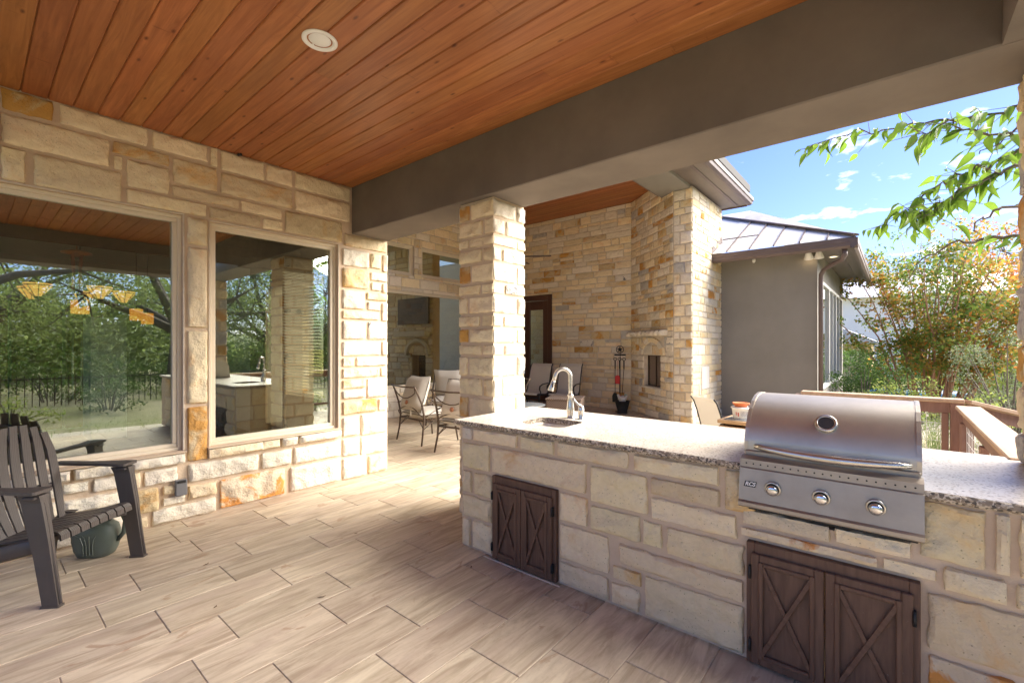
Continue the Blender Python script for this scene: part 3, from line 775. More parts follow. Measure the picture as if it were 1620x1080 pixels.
# ------------------------------------------------------------------ recessed house wall, far wall, fireplace
XR = -8.003; YF = 9.876
FR = Frame((XR, 0, 0), (0, 1, 0), (1, 0, 0))
rw = thing('recessed_wall', 'cream stone wall behind the cushioned chairs with a picture window below two small transoms', 'wall', (XR, 3.3, 0))
HB = (3.9, .62, 8.6, 2.665); T1 = (4.75, 3.02, 6.235, 3.665); T2 = (6.45, 3.02, 7.95, 3.665)
wall_core('mortar', rw, 3.27, -.02, YF, ZU + .03, [HB, T1, T2], .2, FR, M['mortar_w'])
rs = random.Random(11)
for r in ashlar(rs, 3.3, 0.01, YF, ZU, (.10, .21), (.22, .6), [HB, T1, T2]):
    if r[3] < 0.0: continue
    put_stone(rw, FR, *r, pick(rs, [('c', 4), ('w', 3), ('g', 3), ('y', 1)] if r[1] > 2.6 else [('w', 3), ('c', 3), ('o', 1)]), .018, .07, .8, .010)
window(rw, FR, T1, glass='glass2', t=.07); window(rw, FR, T2, glass='glass2', t=.07); 
window(rw, FR, HB, glass='glass2', t=.05)
# far wall
FF = Frame((0, YF, 0), (1, 0, 0), (0, -1, 0))
fw = thing('far_wall', 'tall warm limestone wall closing the far side of the outdoor living area behind the door', 'wall', (-6.3, YF, 0))
DO = (-7.96, 0.0, -6.90, 2.86)
wall_core('mortar', fw, -8.2, -.02, -4.4, ZU + .03, [DO], .25, FF, M['mortar_w'])
rs = random.Random(21); cnt = 0
for r in ashlar(rs, -8.0, .01, -4.66, ZU, (.085, .20), (.2, .62), [DO], .3):
    kd = pick(rs, [('c', 10), ('w', 5), ('g', 2.6), ('o', 1.7), ('k', .3), ('s', .3)]); cnt += 1
    if cnt > 290: break
    put_stone(fw, FF, *r, kd, .016, .075, .8, .011)
# diagonal fireplace wall
DA, DB_ = Vector((-4.672, YF, 0)), Vector((-3.262, 8.736, 0)); du = (DB_ - DA).normalized(); dn = Vector((du.y, -du.x, 0))
if dn.y > 0: dn = -dn
FD = Frame(DA, du, dn); LD = (DB_ - DA).length
fp = thing('fireplace', 'tall diagonal limestone fireplace wall with an arched dark firebox and stone mantel', 'fireplace', tuple(DA))
FB = (.63, .645, 1.325, 1.305)
wall_core('mortar', fp, -.1, -.02, LD, ZU + .03, [FB], .3, FD, M['mortar_w'])
rs = random.Random(33); AC = (.98, 1.305); AR = .44
for r in ashlar(rs, 0.005, .01, LD - .01, ZU, (.085, .19), (.16, .44), [FB, (.40, 1.305, 1.54, 1.70), (.0, 1.70, 1.60, 1.835)], .3):
    put_stone(fp, FD, *r, pick(rs, [('w', 6), ('c', 6), ('g', 1.5), ('o', 1.6), ('k', .7)]), .016, .07, .8, .011)
# arch voussoirs and infill
for i in range(7):
    a0 = math.pi * (1 - i / 7) ; a1 = math.pi * (1 - (i + 1) / 7)
    P = []
    for (rr_, aa) in ((.40, a0), (.40, a1), (.54, a1), (.54, a0)):
        P.append((AC[0] + rr_ * math.cos(aa) * 1.0, AC[1] + .006 + rr_ * math.sin(aa) * .68))
    c = (sum(p[0] for p in P) / 4, sum(p[1] for p in P) / 4)
    m = MB(); poly = [((p[0] - c[0]) * .96, (p[1] - c[1]) * .96) for p in P]
    if sum(poly[k][0] * poly[(k + 1) % 4][1] - poly[(k + 1) % 4][0] * poly[k][1] for k in range(4)) < 0: poly = poly[::-1]
    m.prism(poly, 2, -.01, .045)
    if FD.flip: pass
    link('arch_stone', m.mesh('arch_stone'), M[['w', 'c', 'w', 'c', 'c', 'w', 'c'][i]], fp, FD.pos(c[0], c[1]) - DA, FD.e)
if FD.flip: AC = AC
for (a, b, kd) in ((.60, .97, 'w'), (.98, 1.33, 'g')): put_stone(fp, FD, a, 1.312, b, 1.312 + .21, kd, .018, .05)
for (a, p, b, q, kd) in ((.02, 1.31, .40, 1.48, 'c'), (.02, 1.49, .50, 1.69, 'g'), (.56, 1.60, .70, 1.69, 'c'), (1.46, 1.49, 1.79, 1.69, 'k'), (1.56, 1.31, 1.79, 1.48, 'w')): put_stone(fp, FD, a, p, b, q, kd, .012, .06)
for k in range(9): put_stone(fp, FD, .03 + k * .175, 1.70, .03 + (k + 1) * .175, 1.825, 'w', .17, .05, .12, .003, 'mantel_stone')
def fdbox(mb, u0, z0, u1, z1, d0, d1):
    P = [FD.pos(u, z, d) - DA for d in (d0, d1) for z in (z0, z1) for u in (u0, u1)]
    c = sum(P, Vector()) / 8; out = []
    for f in [(0, 2, 3, 1), (4, 5, 7, 6), (0, 1, 5, 4), (2, 6, 7, 3), (0, 4, 6, 2), (1, 3, 7, 5)]:
        p = [P[i] for i in f]; n = (p[1] - p[0]).cross(p[2] - p[0]); out.append(f if n.dot(sum(p, Vector()) / 4 - c) > 0 else f[::-1])
    mb.add([tuple(p) for p in P], out)
m = MB(); fdbox(m, .60, .60, 1.36, 1.35, -.62, -.58); fdbox(m, .58, .60, .63, 1.35, -.6, -.12); fdbox(m, 1.325, .60, 1.37, 1.35, -.6, -.12); fdbox(m, .6, 1.305, 1.35, 1.35, -.6, -.12); fdbox(m, .6, .60, 1.35, .645, -.6, -.12)
m.build('firebox', simple('brown_firebrick', (.16, .11, .08), .9), fp)
m = MB(); 
fdbox(m, .635, .65, .655, 1.30, -.11, -.085); fdbox(m, 1.30, .65, 1.32, 1.30, -.11, -.085); fdbox(m, .655, 1.285, 1.30, 1.30, -.11, -.085)
fdbox(m, .97, .65, .985, 1.30, -.11, -.085)
fsc = m.build('fire_screen', M['iron'], fp); m = MB(); fdbox(m, .655, .66, 1.30, 1.285, -.125, -.115); m.build('mesh_curtain', simple('brown_mesh_curtain', (.20, .15, .115), .7), fsc)
for k in range(5): put_stone(fp, FD, .56 + k * .165, .60, .56 + (k + 1) * .165, .643, 'w', .045, .05, .2, .003, 'firebox_sill_stone')
# pier beyond the fireplace
pr = thing('fireplace_pier', 'bright limestone pier beside the fireplace under the roof corner', 'pier', (-3.08, 8.74, 0))
XP = -2.911; YP = 8.736; YE = 10.62
m = MB(); m.box(DB_.x + 3.08 + .004, 0.0, 0, XP + 3.08, YE - 8.74, 4.50); m.build('mortar', M['mortar_w'], pr)
FP1 = Frame((DB_.x, YP, 0), (1, 0, 0), (0, -1, 0)); FP2 = Frame((XP, YP, 0), (0, 1, 0), (1, 0, 0))
rs = random.Random(44); z = .01; i = 0
while z < 4.46:
    h = rs.uniform(.12, .235); h = min(h, 4.47 - z)
    if 4.47 - z - h < .08: h = 4.47 - z
    W = XP - DB_.x
    s = W * (.64 if i % 2 else .36)
    put_stone(pr, FP1, .0, z, s, z + h, pick(rs, [('w', 4), ('c', 4), ('k', 1.5), ('g', 1)]), .02, .05, .9, .011)
    put_stone(pr, FP1, s, z, W + .012, z + h, pick(rs, [('w', 4), ('c', 4), ('g', 1), ('o', 1.2)]), .02, .05, .9, .011)
    z += h; i += 1
for r in ashlar(rs, .0, .01, YE - YP, 4.47, (.10, .22), (.16, .5), [(.50, .64, .98, 1.10)], .3):
    put_stone(pr, FP2, *r, pick(rs, [('w', 9), ('c', 5), ('O', 1.6), ('g', 1)]), .018, .07, .9, .011)
m = MB(); m.box(.0, -.22, -.22, .022, .22, .22, .004); tag(m.build('wall_plate', M['white'], None, (XP + .002, 9.475, .87)), 'plain white rectangular access panel set in the bright stone pier', 'panel')
# exterior door in the far wall
dr = thing('exterior_door', 'dark brown exterior door with a tall glass pane in the far stone wall', 'door', (-7.43, YF, 0))
m = MB()
for (a, p, b, q) in ((-.53, 0, -.40, 2.86), (.40, 0, .53, 2.86), (-.40, 2.72, .40, 2.86)): m.box(a, -.03, p, b, .10, q, .008)
m.build('door_frame', M['darkdoor'], dr)
m = MB()
for (a, p, b, q) in ((-.395, .02, -.22, 2.71), (.22, .02, .395, 2.71), (-.22, 2.47, .22, 2.71), (-.22, .02, .22, .36)): m.box(a, .015, p, b, .07, q, .008)
dp = m.build('door_leaf', M['darkdoor'], dr)
m = MB(); m.box(-.22, .04, .36, .22, .046, 2.47); m.build('pane', M['glass'], dp)
m = MB(); m.lathe([(.0, .0), (.028, .003), (.03, .02), (.0, .03)], 14, M=Matrix.Translation((.33, .012, 1.05)) @ Matrix.Rotation(rad(90), 4, 'X')); m.build('handle', M['iron'], dp)
m = MB(); m.box(-8.2, YF + .5, 0, -6.6, YF + .55, 3.0); m.box(-6.62, YF + .2, 0, -6.6, YF + .5, 3.0)
tag(m.build('hall_wall', M['lightgray']), kind='structure')
# ------------------------------------------------------------------ outdoor kitchen counter
CY = 2.412; CX0 = -2.515; CZ = .905
ct = thing('outdoor_counter', 'long cream limestone kitchen counter with a pale speckled granite top and sink', 'counter', (-1.0, 2.9, 0))
FC = Frame((0, CY, 0), (1, 0, 0), (0, -1, 0))
D1 = (-2.182, .005, -1.637, .588); D2 = (-.541, .005, .078, .574)
wall_core('mortar', ct, CX0 + .004, -.01, 1.25, CZ, [D1, D2, (-.50, .70, .03, .91)], .20, FC, M['mortar'])
m = MB(); m.box(CX0 + .004 + 1.0, -.28, -.01, -2.30 + 1.0, .37, CZ); m.box(-2.30 + 1.0, .25, -.01, 2.25, .37, CZ); m.build('core', M['mortar'], ct)
CS = [(-2.497, .80, -2.402, .898, 'w'), (-2.388, .80, -1.965, .898, 'c'), (-1.945, .80, -1.662, .898, 'c'), (-1.640, .80, -1.155, .898, 'c'), (-1.127, .80, -.665, .898, 'c'), (-.648, .69, -.50, .898, 'g'),
 (-2.497, .590, -2.222, .785, 'y'), (-2.204, .598, -1.424, .788, 'c'), (-1.405, .566, -1.04, .788, 'y'), (-1.028, .690, -.664, .788, 'g'), (-1.028, .555, -.585, .678, 'c'),
 (-2.497, .406, -2.400, .575, 'c'), (-2.382, .406, -2.192, .575, 'c'), (-2.497, .232, -2.192, .393, 'c'), (-2.497, .012, -2.412, .219, 'c'), (-2.396, .012, -2.192, .219, 'c'),
 (-1.625, .402, -1.418, .585, 'c'), (-1.405, .402, -1.085, .552, 'y'), (-1.073, .402, -.955, .54, 'y'), (-.938, .385, -.552, .54, 'y'), (-1.625, .165, -1.275, .388, 'c'), (-1.215, .255, -.552, .372, 'c'), (-1.255, .155, -1.075, .240, 'g'), (-1.625, .012, -1.275, .150, 'c'), (-1.265, .012, -1.085, .142, 'c'), (-1.062, .012, -.552, .240, 'y'), (-.572, .56, -.552, .66, 'c'),
 (-.565, .645, -.21, .725, 'r'), (-.20, .652, .055, .725, 'c'), (-.572, .588, -.05, .634, 'r'), (-.04, .588, .125, .640, 'c'), (.072, .672, .262, .895, 'g'), (.277, .672, .322, .895, 'c'), (.334, .672, .60, .895, 'c'), (.138, .562, .318, .660, 'c'), (.330, .562, .60, .660, 'c'), (.094, .318, .52, .548, 'g'), (.094, .118, .34, .306, 'O'), (.352, .118, .60, .306, 'c'), (.094, .012, .5, .106, 'c'), (.535, .318, .95, .548, 'c'), (.61, .562, .95, .895, 'g'), (.61, .012, .95, .306, 'c')]
for (u0, z0, u1, z1, kd) in CS: put_stone(ct, FC, u0, z0, u1, z1, kd, .022, .024, 1.35, .004)
FCl = Frame((CX0, CY, 0), (0, 1, 0), (-1, 0, 0)); rs = random.Random(8)
for r in ashlar(rs, 0.0, .012, .44, .898, (.13, .21), (.2, .45)): put_stone(ct, FCl, *r, pick(rs, [('c', 3), ('w', 2)]), .014, .04)
FCb = Frame((1.25, 3.27, 0), (-1, 0, 0), (0, 1, 0))
for r in ashlar(rs, 0.0, .012, 3.8, .898, (.13, .21), (.25, .5)): put_stone(ct, FCb, *r, pick(rs, [('c', 3), ('w', 2)]), .018, .08)
# granite top with sink cut-out and grill cut-out
ZT = .94; SX0, SX1, SY0, SY1 = -2.125, -1.745, 2.60, 2.93
GX0, GX1 = -.548, .072
def slab_piece(m, x0, y0, x1, y1): m.box(x0 + 1, y0 - 2.9, CZ, x1 + 1, y1 - 2.9, ZT)
def slab_poly(m, poly): m.prism([(a + 1, b - 2.9) for a, b in poly], 2, CZ, ZT)
m = MB(); XL, XRt = -2.575, 1.28; YN, YB = 2.392, 3.37
n = 6; rr = .07
def arc(cx, cy, a0, a1, r=rr, n=5): return [(cx + r * math.cos(rad(a0 + (a1 - a0) * i / n)), cy + r * math.sin(rad(a0 + (a1 - a0) * i / n))) for i in range(n + 1)]
TLc = arc(SX0 + rr, SY1 - rr, 180, 90); TRc = arc(SX1 - rr, SY1 - rr, 90, 0); BRc = arc(SX1 - rr, SY0 + rr, 0, -90); BLc = arc(SX0 + rr, SY0 + rr, 270, 180)
slab_poly(m, [(XL, YN), (SX0, YN), (SX0, SY0 + rr)][0:2] + [(SX0, YB), (XL, YB)])
slab_poly(m, [(SX1, YN), (GX0, YN), (GX0, YB), (SX1, YB)])
slab_poly(m, [(SX0, YN), (SX1, YN), (SX1, SY0 + rr)] + BRc[1:] + BLc[0:1] + BLc[1:])
slab_poly(m, [(SX0, YB), (SX0, SY1 - rr)] + TLc[1:] + TRc + [(SX1, YB)])
slab_piece(m, GX0, 3.02, GX1, YB); slab_piece(m, GX1, YN, XRt, YB)
top = m.build('granite_top', M['granite'], ct)
# rough chiselled front and left edge strips
def edge_strip(p0, p1, nrm, parent, seed):
    p0 = Vector(p0); p1 = Vector(p1); L = (p1 - p0).length; nn = max(4, int(L / .018)); V = []; F = []; N = Vector(nrm)
    for i in range(nn + 1):
        for j, z in enumerate((ZT - .0005, ZT - .004, ZT - .013, ZT - .024, ZT - .036)):
            b = (0, .007, .012, .011, .0)[j]; q = p0.lerp(p1, i / nn)
            a = noise.noise(Vector((i * .55 + seed, j * .9, 0))) * .006 if 0 < j < 4 else noise.noise(Vector((i * .4 + seed, 3, 0))) * .0015
            P = q + N * (b + a + .0); P.z = z + (a * .4 if 0 < j < 4 else 0); V.append(tuple(P - Vector((-1, 2.9, 0))))
    for i in range(nn):
        for j in range(4):
            k = i * 5 + j; F.append((k, k + 5, k + 6, k + 1))
    m = MB(); m.add(V, F, False); o = m.build('rough_edge', M['granite_edge'], parent)
    return o
edge_strip((XL, YN, 0), (GX0, YN, 0), (0, -1, 0), ct, 1); edge_strip((GX1, YN, 0), (XRt, YN, 0), (0, -1, 0), ct, 5); edge_strip((XL, 2.86, 0), (XL, YN, 0), (-1, 0, 0), ct, 9)
m = MB()   # exposed granite thickness round the sink
ring = TLc + TRc + BRc + BLc; k = len(ring)
V = [(a + 1, b - 2.9, z) for z in (CZ - .001, ZT - .0006) for a, b in [((x - (SX0 + SX1) / 2) * .997 + (SX0 + SX1) / 2, (y - (SY0 + SY1) / 2) * .997 + (SY0 + SY1) / 2) for x, y in ring]]
m.add(V, [(i, k + i, k + (i + 1) % k, (i + 1) % k) for i in range(k)], True); m.build('sink_rim', M['granite_edge'], ct)
# sink bowl
sk = thing('bar_sink', 'small undermount stainless steel sink in the granite counter', 'sink', ((SX0 + SX1) / 2, (SY0 + SY1) / 2, CZ))
def rrect(hx, hy, r, n=5):
    P = []
    for (sx, sy, a) in ((1, 1, 0), (-1, 1, 90), (-1, -1, 180), (1, -1, 270)):
        for i in range(n + 1):
            an = rad(a + 90 * i / n); P.append((sx * (hx - r) + r * math.cos(an), sy * (hy - r) + r * math.sin(an)))
    return P
hx, hy = (SX1 - SX0) / 2, (SY1 - SY0) / 2
lv = [(.012, -.001, .07), (-.002, -.001, .07), (-.006, -.012, .07), (-.014, -.13, .06), (-.03, -.155, .05), (-.06, -.163, .04), (-.13, -.168, .02)]
V = []; F = []; 
for (gq, z, r) in lv: V += [(a, b, z) for a, b in rrect(hx + gq, hy + gq, r)]
n = 24
for i in range(len(lv) - 1):
    for j in range(n): F.append((i * n + j, (i + 1) * n + j, (i + 1) * n + (j + 1) % n, i * n + (j + 1) % n))
F.append(tuple((len(lv) - 1) * n + j for j in range(n)))
m = MB(); m.add(V, [f[::-1] for f in F], True); m.build('bowl', M['steel'], sk)
m = MB(); m.lathe([(.0, .004), (.03, .004), (.042, .002), (.045, -.001)], 20, (0, .02, -.168)); m.build('drain', M['chrome'], sk)
# faucet and separate lever
fc = thing('faucet', 'brushed nickel gooseneck faucet standing behind the sink on the counter', 'faucet', (-1.935, 3.02, ZT))
m = MB(); m.lathe([(.034, 0), (.034, .006), (.029, .010), (.027, .02), (.030, .05), (.031, .07), (.027, .10), (.022, .135), (.020, .165), (.0215, .170), (.0235, .176), (.0215, .182), (.016, .186)], 24); m.build('base', M['nickel'], fc)
pts = []; dirv = Vector((-.62, -.78, 0))
for i in range(5): pts.append(Vector((0, 0, .18 + .035 * i)))
for i in range(1, 15):
    a = math.pi * i / 14 * .93; pts.append(Vector((0, 0, .32)) + dirv * (.062 * (1 - math.cos(a))) + Vector((0, 0, .062 * math.sin(a))))
e = pts[-1]; dd = (pts[-1] - pts[-2]).normalized()
pts.append(e + dd * .05)
m = MB(); m.tube(pts, [.0145] * len(pts), 14); m.build('spout', M['nickel'], fc)
m = MB(); h0 = e + dd * .045; m.tube([h0, h0 + dd * .006, h0 + dd * .03, h0 + dd * .075, h0 + dd * .082], [.0155, .0175, .0165, .0245, .021], 16); sh = m.build('spray_head', M['nickel'], fc)
m = MB(); b_ = h0 + dd * .03 + Vector((.012, -.016, 0)); m.box(b_.x - .005, b_.y - .004, b_.z - .02, b_.x + .005, b_.y + .004, b_.z + .012, .002); m.build('button', M['rubber'], sh)
fh = thing('faucet_lever', 'small brushed nickel side lever handle just right of the faucet', 'lever', (-1.845, 3.03, ZT))
m = MB(); m.lathe([(.026, 0), (.026, .005), (.022, .010), (.023, .04), (.0225, .062), (.0245, .066), (.0225, .071), (.022, .085), (.016, .10), (.0, .105)], 20); m.build('body', M['nickel'], fh)
m = MB(); m.tube([(0, 0, .095), (-.03, .0, .112), (-.055, -.005, .135), (-.075, -.005, .165)], [.012, .009, .007, .009], 10); m.build('handle', M['nickel'], fh)
# cabinet doors with X rails
def xdoors(label, x0, z0, x1, z1, gz=.0):
    t = thing('cabinet_doors', label, 'cabinet doors', ((x0 + x1) / 2, CY, 0))
    W = x1 - x0; cx = (x0 + x1) / 2; f = MB(); th = .034
    f.box(x0 - cx, -.028, z0, x0 - cx + th, .03, z1, .003); f.box(x1 - cx - th, -.028, z0, x1 - cx, .03, z1, .003)
    f.box(x0 - cx + th, -.0275, z1 - .052, x1 - cx - th, .03, z1, .003); f.box(x0 - cx + th, -.0275, z0, x1 - cx - th, .03, z0 + .025, .003)
    f.build('face_frame', M['cab'], t)
    a0 = x0 - cx + th - .012; a1 = x1 - cx - th + .012; mid = 0
    for side, (p, q) in (('l', (a0, mid - .002)), ('r', (mid + .002, a1))):
        zz0, zz1 = z0 + .012, z1 - .045
        d = MB(); st = .036
        d.box(p, -.046, zz0, p + st, -.029, zz1, .004); d.box(q - st, -.046, zz0, q, -.029, zz1, .004)
        d.box(p + st, -.0455, zz1 - st, q - st, -.029, zz1, .004); d.box(p + st, -.0455, zz0, q - st, -.029, zz0 + st, .004)
        d.box(p + st * .8, -.034, zz0 + st * .8, q - st * .8, -.0295, zz1 - st * .8)
        leaf = d.build('door_leaf', M['cab'], t)
        ii = .020; pp, qq, za, zb = p + st - .004, q - st + .004, zz0 + st - .004, zz1 - st + .004
        mo = MB(); 
        for (u0, w0, u1, w1) in ((pp, za, pp + ii, zb), (qq - ii, za, qq, zb), (pp + ii, zb - ii, qq - ii, zb), (pp + ii, za, qq - ii, za + ii)): mo.box(u0, -.0545, w0, u1, -.040, w1, .004)
        mo.build('inner_moulding', M['cab'], leaf)
        for sgn in (1, -1):
            A = Vector(((pp + ii * .5) if sgn > 0 else (qq - ii * .5), 0, za + ii * .6)); B = Vector(((qq - ii * .5) if sgn > 0 else (pp + ii * .5), 0, zb - ii * .6))
            L = (B - A).length; an = math.atan2(B.z - A.z, B.x - A.x)
            mm = MB(); mm.box(-L / 2, -.0055, -.0095, L / 2, .0055, .0095, .002)
            mm.build('cross_rail', M['cab'], leaf, ((A.x + B.x) / 2, -.0425 - (.004 if sgn > 0 else 0), (A.z + B.z) / 2), (0, -an, 0))
        hx_ = (p - .004) if side == 'l' else (q + .004)
        for hz in (zz0 + .08, zz1 - .09):
            h = MB(); h.box(hx_ - .006, -.052, hz - .03, hx_ + .006, -.028, hz + .03, .002); h.lathe([(.0, -.026), (.006, -.024), (.006, .024), (.0, .026)], 8, (hx_, -.052, hz)); h.build('hinge', M['black'], t)
    return t
xdoors('smaller weathered brown double cabinet doors with X rails below the sink', D1[0], .005, D1[2], .588)
xdoors('larger brown double cabinet doors with X rails below the grill', D2[0], .005, D2[2], .574)
m = MB(); m.box(-2.25, CY - .045, -.001, -1.6, CY - .032, .006, .002); tag(m.build('caulk_line', M['mortar_w']), 'pale strip of caulk on the floor at the foot of the sink cabinet doors', 'caulk')

# ------------------------------------------------------------------ grill
gr = thing('gas_grill', 'built-in stainless steel gas grill with domed lid and three control knobs', 'grill', (-.238, 2.42, 0))
GX = (-.556, .080); gcx = -.238; gy = 2.42
def gp_(y, z): return (y - gy, z)
m = MB()
pan = [(2.398, .978), (2.372, .966), (2.370, .930), (2.360, .926), (2.338, .782), (2.326, .774), (2.326, .758), (2.345, .748), (2.44, .748), (2.44, .978)]
m.prism([gp_(*p) for p in pan], 0, GX[0] - gcx - .008, GX[1] - gcx + .008); m.build('control_panel', M['steeld'], gr)
m = MB(); m.box(GX[0] - gcx, .0, .735, GX[1] - gcx, .58, 1.0, .004); m.build('fire_box', M['steeld'], gr)
m = MB(); m.box(GX[0] - gcx + .03, 2.355 - gy, .738, GX[1] - gcx - .01, 2.42 - gy, .7475, .002); m.build('drip_lip', M['smoke'], gr)
# vent holes as dark insets on the bull-nose strip
m = MB()
for i in range(21):
    x = GX[0] - gcx + .018 + i * (GX[1] - GX[0] - .036) / 20
    m.lathe([(.0035, .0), (.0035, .0015), (.0, .0015)], 8, M=Matrix.Translation((x, 2.3702 - gy, .948)) @ Matrix.Rotation(rad(90), 4, 'X'), smooth=False)
tag(m.build('vent_holes', M['rubber'], gr), kind='stuff')
# lid
prof = [(2.432, .985), (2.430, 1.045), (2.434, 1.062), (2.452, 1.112), (2.482, 1.160), (2.522, 1.203), (2.572, 1.238), (2.635, 1.262), (2.71, 1.272), (2.80, 1.268), (2.88, 1.250), (2.94, 1.215), (2.975, 1.16), (2.985, 1.06), (2.985, .985)]
prof = [(y, .985 + (z - .985) * .925) for y, z in prof]
m = MB(); nP = len(prof); x0, x1 = GX[0] - gcx, GX[1] - gcx
V = [(x, y - gy, z) for x in (x0 + .004, x1 - .004) for y, z in prof]
F = [(i, i + 1, nP + i + 1, nP + i) for i in range(nP - 1)]
m.add(V, [f[::-1] for f in F], True); lid = m.build('lid', M['steel'], gr)
for nm, xa, xb in (('l', x0 - .004, x0 + .012), ('r', x1 - .012, x1 + .004)):
    m = MB(); m.prism([(y - gy + (.002 if k > 8 else -.002), z + (.003 if 3 < k < 12 else 0)) for k, (y, z) in enumerate(prof)], 0, xa, xb); m.build('lid_end', M['steel'], lid)
m = MB(); pts = []
for i in range(17):
    t_ = i / 16; x = x0 + .045 + t_ * (x1 - x0 - .075); a = math.sin(math.pi * t_) ** .6
    pts.append((x, 2.430 - gy - .010 - .040 * a, 1.022 - .010 * math.sin(math.pi * t_)))
m.tube(pts, [.007 + .0115 * math.sin(math.pi * min(1, max(0, .04 + .92 * i / 16))) ** .45 for i in range(17)], 14); m.build('handle', M['nickel'], lid)
# thermometer
tm = Matrix.Translation((.0 + .002, 2.478 - gy, 1.149)) @ Matrix.Rotation(rad(52), 4, 'X')
m = MB(); m.lathe([(.044, -.01), (.044, .006), (.041, .013), (.034, .016), (.031, .012)], 32, M=tm); th = m.build('thermometer', M['nickel'], lid)
m = MB(); m.lathe([(.031, .012), (.0, .0125)], 32, M=tm); m.build('dial', simple('smoked_dial', (.05, .055, .06), .12), th)
# knobs on the sloping panel
tilt = math.atan2(2.360 - 2.338, .926 - .782)
for (kx, ) in ((-.424,), (-.241,), (-.058,)):
    Mk = Matrix.Translation((kx - gcx, 2.3485 - gy, .852)) @ Matrix.Rotation(rad(90) + tilt, 4, 'X')
    m = MB(); m.lathe([(.0335, -.002), (.0335, .004), (.031, .007), (.027, .007)], 32, M=Mk); kb = m.build('knob', M['nickel'], gr)
    m = MB(); m.lathe([(.026, .006), (.026, .016), (.024, .018), (.0, .018)], 32, M=Mk); m.build('collar', M['rubber'], kb)
    m = MB(); m.lathe([(.0235, .017), (.0245, .022), (.0225, .028), (.0165, .0325), (.008, .035), (.0, .0355)], 32, M=Mk); m.build('cap', M['chrome'], kb)
# badge
Mb = Matrix.Translation((-.518 - gcx, 2.3475 - gy, .857)) @ Matrix.Rotation(rad(90) - tilt, 4, 'X')
m = MB(); m.prism([(-.026, -.0125), (.023, -.0125), (.029, .0125), (-.020, .0125)], 2, 0, .002, M=Mb); bd = m.build('badge', M['black'], gr)
fcu = bpy.data.curves.new('lettering', 'FONT'); fcu.body = 'RCS'; fcu.size = .024; fcu.extrude = .0006; fcu.offset = .0009; fcu.align_x = 'CENTER'; fcu.align_y = 'CENTER'; fcu.shear = .25
ft = bpy.data.objects.new('lettering_tmp', fcu); col.objects.link(ft)
dg = bpy.context.evaluated_depsgraph_get(); me = bpy.data.meshes.new_from_object(ft.evaluated_get(dg)); bpy.data.objects.remove(ft)
lo = link('lettering', me, M['white'], bd); lo.matrix_local = Mb @ Matrix.Translation((.001, 0, .0026))
# rust runs from the grill
def rust(x, z, w, h, label):
    m = MB(); n = 14; V = []; F = []
    for i in range(n + 1):
        t_ = i / n; ww = w * (.35 + .8 * abs(noise.noise(Vector((i * .7, x * 9, 0))))) * (1 - .45 * t_); xx = x + .006 * noise.noise(Vector((i * .5, 4, x * 5)))
        V += [(xx - ww / 2, 0, z - h * t_), (xx + ww / 2, 0, z - h * t_)]
        if i: F.append((2 * i - 2, 2 * i - 1, 2 * i + 1, 2 * i))
    m.add(V, [f[::-1] for f in F]); return m
# ------------------------------------------------------------------ small debris on the floor
rd = random.Random(3)
def debris(x, y, l, label):
    m = MB(); a = rd.uniform(0, 3); P = [(math.cos(a + k * .25) * l * (k / 3 - .5), math.sin(a + k * .3) * l * (k / 3 - .5), .004 + .003 * (k % 2)) for k in range(4)]
    m.tube(P, [.002, .005, .004, .001], 5, flat=(.4, 1)); tag(m.build('dry_leaf', simple('dry_leaf_%d' % int(x * -100), (.10, .05, .025), .8), None, (x, y, .0)), label, 'leaf', 'dry leaves on the tile floor')
debris(-2.62, 1.36, .05, 'curled dark dry leaf lying in the middle of the tile floor')
debris(-3.62, 1.06, .045, 'small brown dry leaf on the tiles nearest the watering jug')
debris(-3.30, 2.0, .03, 'tiny dry leaf scrap on the tiles farthest back near the pillar')
debris(-2.99, .92, .025, 'tiny dark crumb of leaf on the tiles nearest the viewer')
debris(-2.20, 2.2, .03, 'dark dry leaf scrap on the tiles by the sink cabinet')
# ------------------------------------------------------------------ plastic adirondack chair
ad = thing('adirondack_chair', 'dark brown resin adirondack chair with slatted back in front of the left window', 'chair', (-3.93, .555, 0), math.atan2(-.457, .408) )
# local: +x = sitter's right, +y = forward
def quadplate(m, P, th):      # P list of rows of (left,right) points -> curved plate with thickness along the normal
    V = []; n = len(P)
    for (a, b) in P: V += [a, b]
    Vv = [Vector(v) for v in V]; top = []
    for i in range(n):
        j0, j1 = max(0, i - 1), min(n - 1, i + 1)
        t = (Vv[2 * j1] - Vv[2 * j0]); s = Vv[2 * i + 1] - Vv[2 * i]; nn = s.cross(t).normalized()
        top += [Vv[2 * i] - nn * th, Vv[2 * i + 1] - nn * th]
    A = [tuple(v) for v in Vv] + [tuple(v) for v in top]; N2 = 2 * n; F = []
    for i in range(n - 1):
        a = 2 * i; F += [(a, a + 1, a + 3, a + 2), (N2 + a, N2 + a + 2, N2 + a + 3, N2 + a + 1), (a, a + 2, N2 + a + 2, N2 + a), (a + 1, N2 + a + 1, N2 + a + 3, a + 3)]
    F += [(0, N2, N2 + 1, 1), (N2 - 2, N2 - 1, 2 * N2 - 1, 2 * N2 - 2)]
    m.add(A, F, False)
HW = .265
def seat_z(y):  # y 0 front .. -.50 back
    t = -y / .50
    return .405 - .115 * t - (.0 if y < -.03 else (y + .03) * 1.2)
nS = 8
